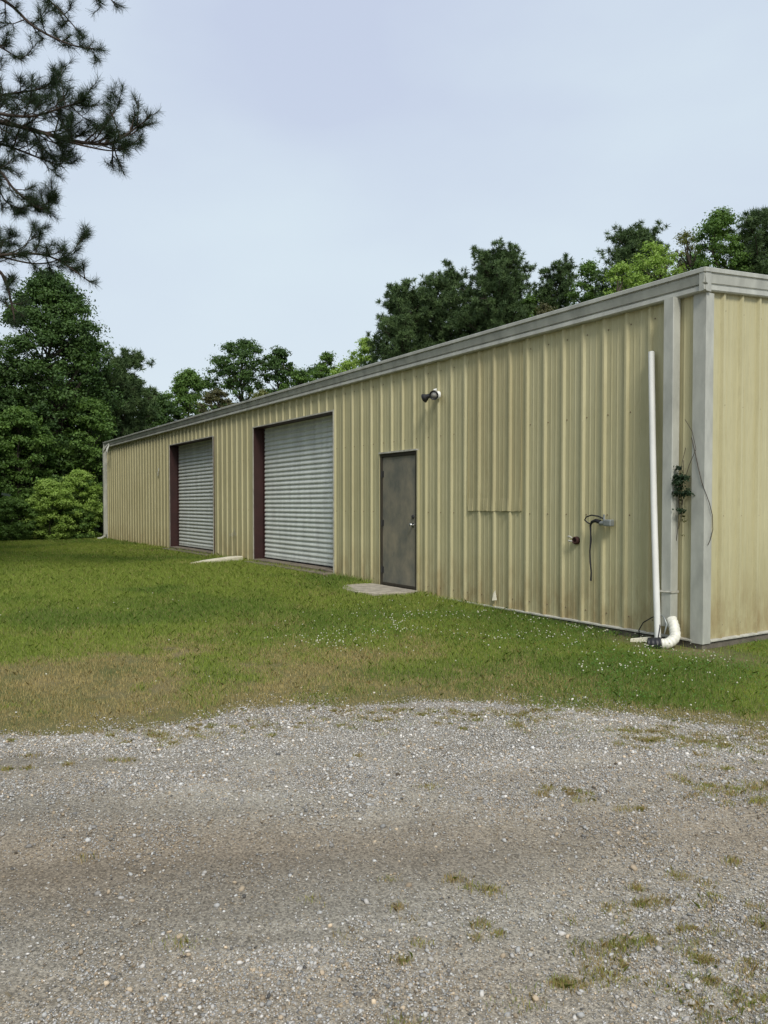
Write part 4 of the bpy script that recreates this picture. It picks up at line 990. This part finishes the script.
# far wood closing the horizon, plus unseen leaf belts added to shade the wall
def woodland_and_shade_belts():
    rng = np.random.default_rng(77); n = 1500
    px = rng.uniform(-900, 1500, n); dep = rng.uniform(50, 62, n); k = px < 120; dep[k] = rng.uniform(33, 44, k.sum())
    r = (px - 384) / 770 * dep
    X = CAM.x + RT.x * r + FW.x * dep; Y = CAM.y + RT.y * r + FW.y * dep; Z = rng.random(n) ** 0.8 * (6.2 + 1.5 * np.sin(px / 60))
    m = 520; X = np.concatenate([X, rng.uniform(-46, -8, m)]); Y = np.concatenate([Y, rng.uniform(-22, -16, m)]); Z = np.concatenate([Z, rng.random(m) * 12.5]); n += m  # unseen belt left of the view, added to dim the wall's far end
    m = 900; x_ = rng.uniform(-24, -11, m); y_ = rng.uniform(-15, -6, m); r_, d_ = to_rd(x_, y_); k = (384 + r_ / d_ * 770) < -95; m = k.sum()  # nearer leaf masses kept out of view, added to block sky from the wall
    X = np.concatenate([X, x_[k]]); Y = np.concatenate([Y, y_[k]]); Z = np.concatenate([Z, rng.random(m) * 9]); n += m
    V, col = leaf_cloud(np.stack([X, Y, Z], -1), rng.uniform(0.9, 1.7, n), 150, 0.34, (0.018, 0.035, 0.011), (0.045, 0.08, 0.02), rng, flat=0.8)
    kind(soup('woodland_and_shade_belts', V, 4, col, M['leaf']), 'stuff')
woodland_and_shade_belts()

# ------------------------------------------------------------------ near pine whose boughs reach in from the left
def near_pine():
    rng = np.random.default_rng(31); rr = random.Random(31)
    D0 = 11.5
    bx, by = at(-130, D0); z0 = float(gz(bx, by)) - 0.1
    root = empty('pine_tree', (bx, by, z0), 'near tall pine standing off to the left, only its needled boughs hang into the sky', 'tree', None)
    O = Vector((bx, by, z0)); mb = MB()
    tp = [O + Vector((0.10 * math.sin(i * 0.8), 0.07 * math.cos(i), i * 1.5)) for i in range(11)]
    mb.tube([p - O for p in tp], [0.26, 0.24] + [0.22 - 0.02 * i for i in range(9)], 12)
    mb.build('trunk', M['pinebark'], root)
    br = MB(); tips = []
    def Q(px, py, dd=0): return P3(px, py, D0 + dd)
    def catmull(pts, n):
        out = []; m_ = len(pts) - 1
        for i in range(n + 1):
            t = i / n * m_; k = min(int(t), m_ - 1); f = t - k
            a = pts[max(k - 1, 0)]; b = pts[k]; c = pts[k + 1]; d = pts[min(k + 2, m_)]
            out.append(0.5 * ((2 * b) + (c - a) * f + (2 * a - 5 * b + 4 * c - d) * f * f + (3 * b - a - 3 * c + d) * f ** 3))
        return out
    def twig(p, dv, L_, r0, lvl=0):
        m_ = p + dv * L_ * 0.5 + Vector((0, 0, -0.03 * L_)); e = p + dv * L_ + Vector((0, 0, 0.12 * L_))
        br.tube([p - O, m_ - O, e - O], [r0, r0 * 0.7, r0 * 0.4], 5, cap=False)
        tips.append((e, (e - m_).normalized()))
        if L_ > 0.22: tips.append((m_ + (e - m_) * 0.55, (e - m_).normalized()))
        if lvl < 1:
            for _ in range(rr.randint(2, 4)):
                f = rr.uniform(0.35, 0.95); s_ = (p.lerp(m_, f * 2) if f < .5 else m_.lerp(e, f * 2 - 1))
                d2 = (dv + Vector((rr.gauss(0, .6), rr.gauss(0, .6), rr.gauss(0.12, .45)))).normalized()
                twig(s_, d2, L_ * rr.uniform(0.35, 0.6), r0 * 0.6, lvl + 1)
    def bough(pts, r0, ntw, Lt, t0=0.15, bare=0.0):
        P_ = catmull(pts, 24); br.tube([p - O for p in P_], [r0 * (1 - 0.8 * i / 24) for i in range(25)], 7)
        ntw = int(ntw * 0.95)
        for k in range(ntw):
            f = t0 + (1 - t0) * (k + rr.random()) / ntw; i = min(23, int(f * 24)); ax_ = (P_[i + 1] - P_[i]).normalized()
            d2 = (ax_ * rr.uniform(0.3, 1.0) + Vector((rr.gauss(0, .55), rr.gauss(0, .55), rr.gauss(0.18, .5)))).normalized()
            twig(P_[i], d2, Lt * rr.uniform(0.5, 1.15) * (1.15 - 0.5 * f), r0 * 0.28)
        tips.append((P_[-1], (P_[-1] - P_[-2]).normalized()))
    # top boughs
    bough([Q(-130, 40, 0), Q(-40, 5, -.3), Q(30, -20, -.2), Q(85, -12, 0), Q(113, 4, .1)], 0.045, 26, 0.55)
    bough([Q(-130, 30, 0), Q(-50, -10, .2), Q(8, 8, .1), Q(40, 35, 0), Q(75, 52, -.1), Q(98, 56, -.1)], 0.035, 20, 0.42, 0.2)
    bough([Q(-130, 0, 0), Q(-30, -25, .3), Q(30, -8, .2), Q(60, 14, .1), Q(84, 40, 0)], 0.03, 18, 0.42, 0.3)
    bough([Q(-130, 70, 0), Q(-50, 45, .3), Q(-5, 50, .1), Q(28, 68, 0)], 0.03, 12, 0.4, 0.4)
    # main middle bough
    bough([Q(-130, 120, 0), Q(-50, 120, -.2), Q(0, 126, 0), Q(48, 138, .1), Q(85, 147, 0), Q(116, 147, 0), Q(146, 128, .1)], 0.05, 44, 0.55, 0.32)
    bough([Q(60, 142, 0), Q(90, 151, -.1), Q(122, 155, 0), Q(145, 142, .1)], 0.018, 12, 0.36, 0.2)
    bough([Q(-80, 118, 0), Q(-20, 105, .3), Q(15, 100, .3), Q(45, 95, .3), Q(60, 86, .2)], 0.03, 24, 0.5, 0.3)
    bough([Q(-60, 120, 0), Q(-10, 118, -.3), Q(35, 122, -.3), Q(70, 112, -.3), Q(84, 108, -.3)], 0.03, 26, 0.5, 0.3)
    bough([Q(-100, 125, 0), Q(-30, 140, .3), Q(10, 150, .3), Q(45, 163, .3), Q(68, 172, .2)], 0.03, 26, 0.5, 0.3)
    bough([Q(-130, 150, 0), Q(-40, 158, -.1), Q(0, 172, 0), Q(20, 195, 0), Q(45, 212, .1), Q(60, 203, .1)], 0.032, 28, 0.42, 0.3)
    bough([Q(-130, 150, 0), Q(-40, 165, .3), Q(-5, 180, .3), Q(10, 205, .2), Q(30, 213, .2)], 0.025, 16, 0.4, 0.4)
    bough([Q(88, 147, 0), Q(105, 132, .1), Q(120, 115, .2), Q(122, 108, .2)], 0.014, 9, 0.3, 0.3)
    # lowest boughs, nearer the tall tree
    bough([Q(-130, 250, 0), Q(-50, 262, 0), Q(0, 258, 0), Q(35, 256, 0), Q(60, 262, .1), Q(92, 284, .2)], 0.035, 20, 0.42, 0.35)
    bough([Q(0, 258, 0), Q(40, 266, .2), Q(70, 258, .2), Q(86, 240, .2)], 0.016, 12, 0.34, 0.3)
    bough([Q(-100, 255, 0), Q(-30, 262, .2), Q(4, 275, .1), Q(14, 305, .1), Q(17, 322, .1)], 0.04, 12, 0.42, 0.35)
    bough([Q(10, 257, 0), Q(28, 248, .1), Q(38, 230, .2)], 0.012, 4, 0.25, 0.6)
    bough([Q(-60, 262, 0), Q(-10, 250, .2), Q(14, 244, .3)], 0.025, 10, 0.4, 0.3)
    # the side turned away from the building and the crown above
    for k in range(26):
        z = 4.5 + k * 0.36; a = k * 2.4; Lb = rr.uniform(1.8, 3.4) * (1.0 if z < 11 else 0.6)
        dv = Vector((math.cos(a), math.sin(a), 0.1)); s_ = O + Vector((0, 0, z))
        e = s_ + dv * Lb + Vector((0, 0, 0.3)); r_, d_ = to_rd(e.x, e.y)
        if abs(r_) / max(d_, 0.1) < 0.56 and (505 - (e.z - CAM.z) / d_ * 770 > -60) and d_ > 0: continue
        bough([s_, s_ + dv * Lb * 0.5 + Vector((0, 0, .05)), e], 0.035, 10, 0.5, 0.35)
    br.build('branches', M['pinebark'], root)
    n0 = len(tips); nn = 50; P_ = np.array([tuple(t[0] - O) for t in tips]); A_ = np.array([tuple(t[1]) for t in tips])
    n = n0 * nn; back = rng.uniform(0, 0.11, (n, 1)); P2 = np.repeat(P_, nn, 0); A2 = np.repeat(A_, nn, 0); P2 = P2 - A2 * back
    dv = rng.normal(size=(n, 3)); dv -= (dv * A2).sum(1)[:, None] * A2 * 0.6; dv /= np.linalg.norm(dv, axis=1)[:, None]
    dv = dv * 0.85 + A2 * rng.uniform(0.2, 1.1, (n, 1)); dv /= np.linalg.norm(dv, axis=1)[:, None]
    L_ = rng.uniform(0.07, 0.145, (n, 1)); sd_ = np.cross(dv, rng.normal(size=(n, 3))); sd_ /= np.linalg.norm(sd_, axis=1)[:, None]; w_ = 0.0019
    V = np.stack([P2 - sd_ * w_, P2 + sd_ * w_, P2 + dv * L_ + sd_ * w_ * 0.4, P2 + dv * L_ - sd_ * w_ * 0.4], 1)
    col = np.array([0.020, 0.034, 0.016]) + rng.random((n, 1)) * np.array([0.02, 0.035, 0.012])
    soup('needles', V, 4, col, M['needle'], root)
near_pine()
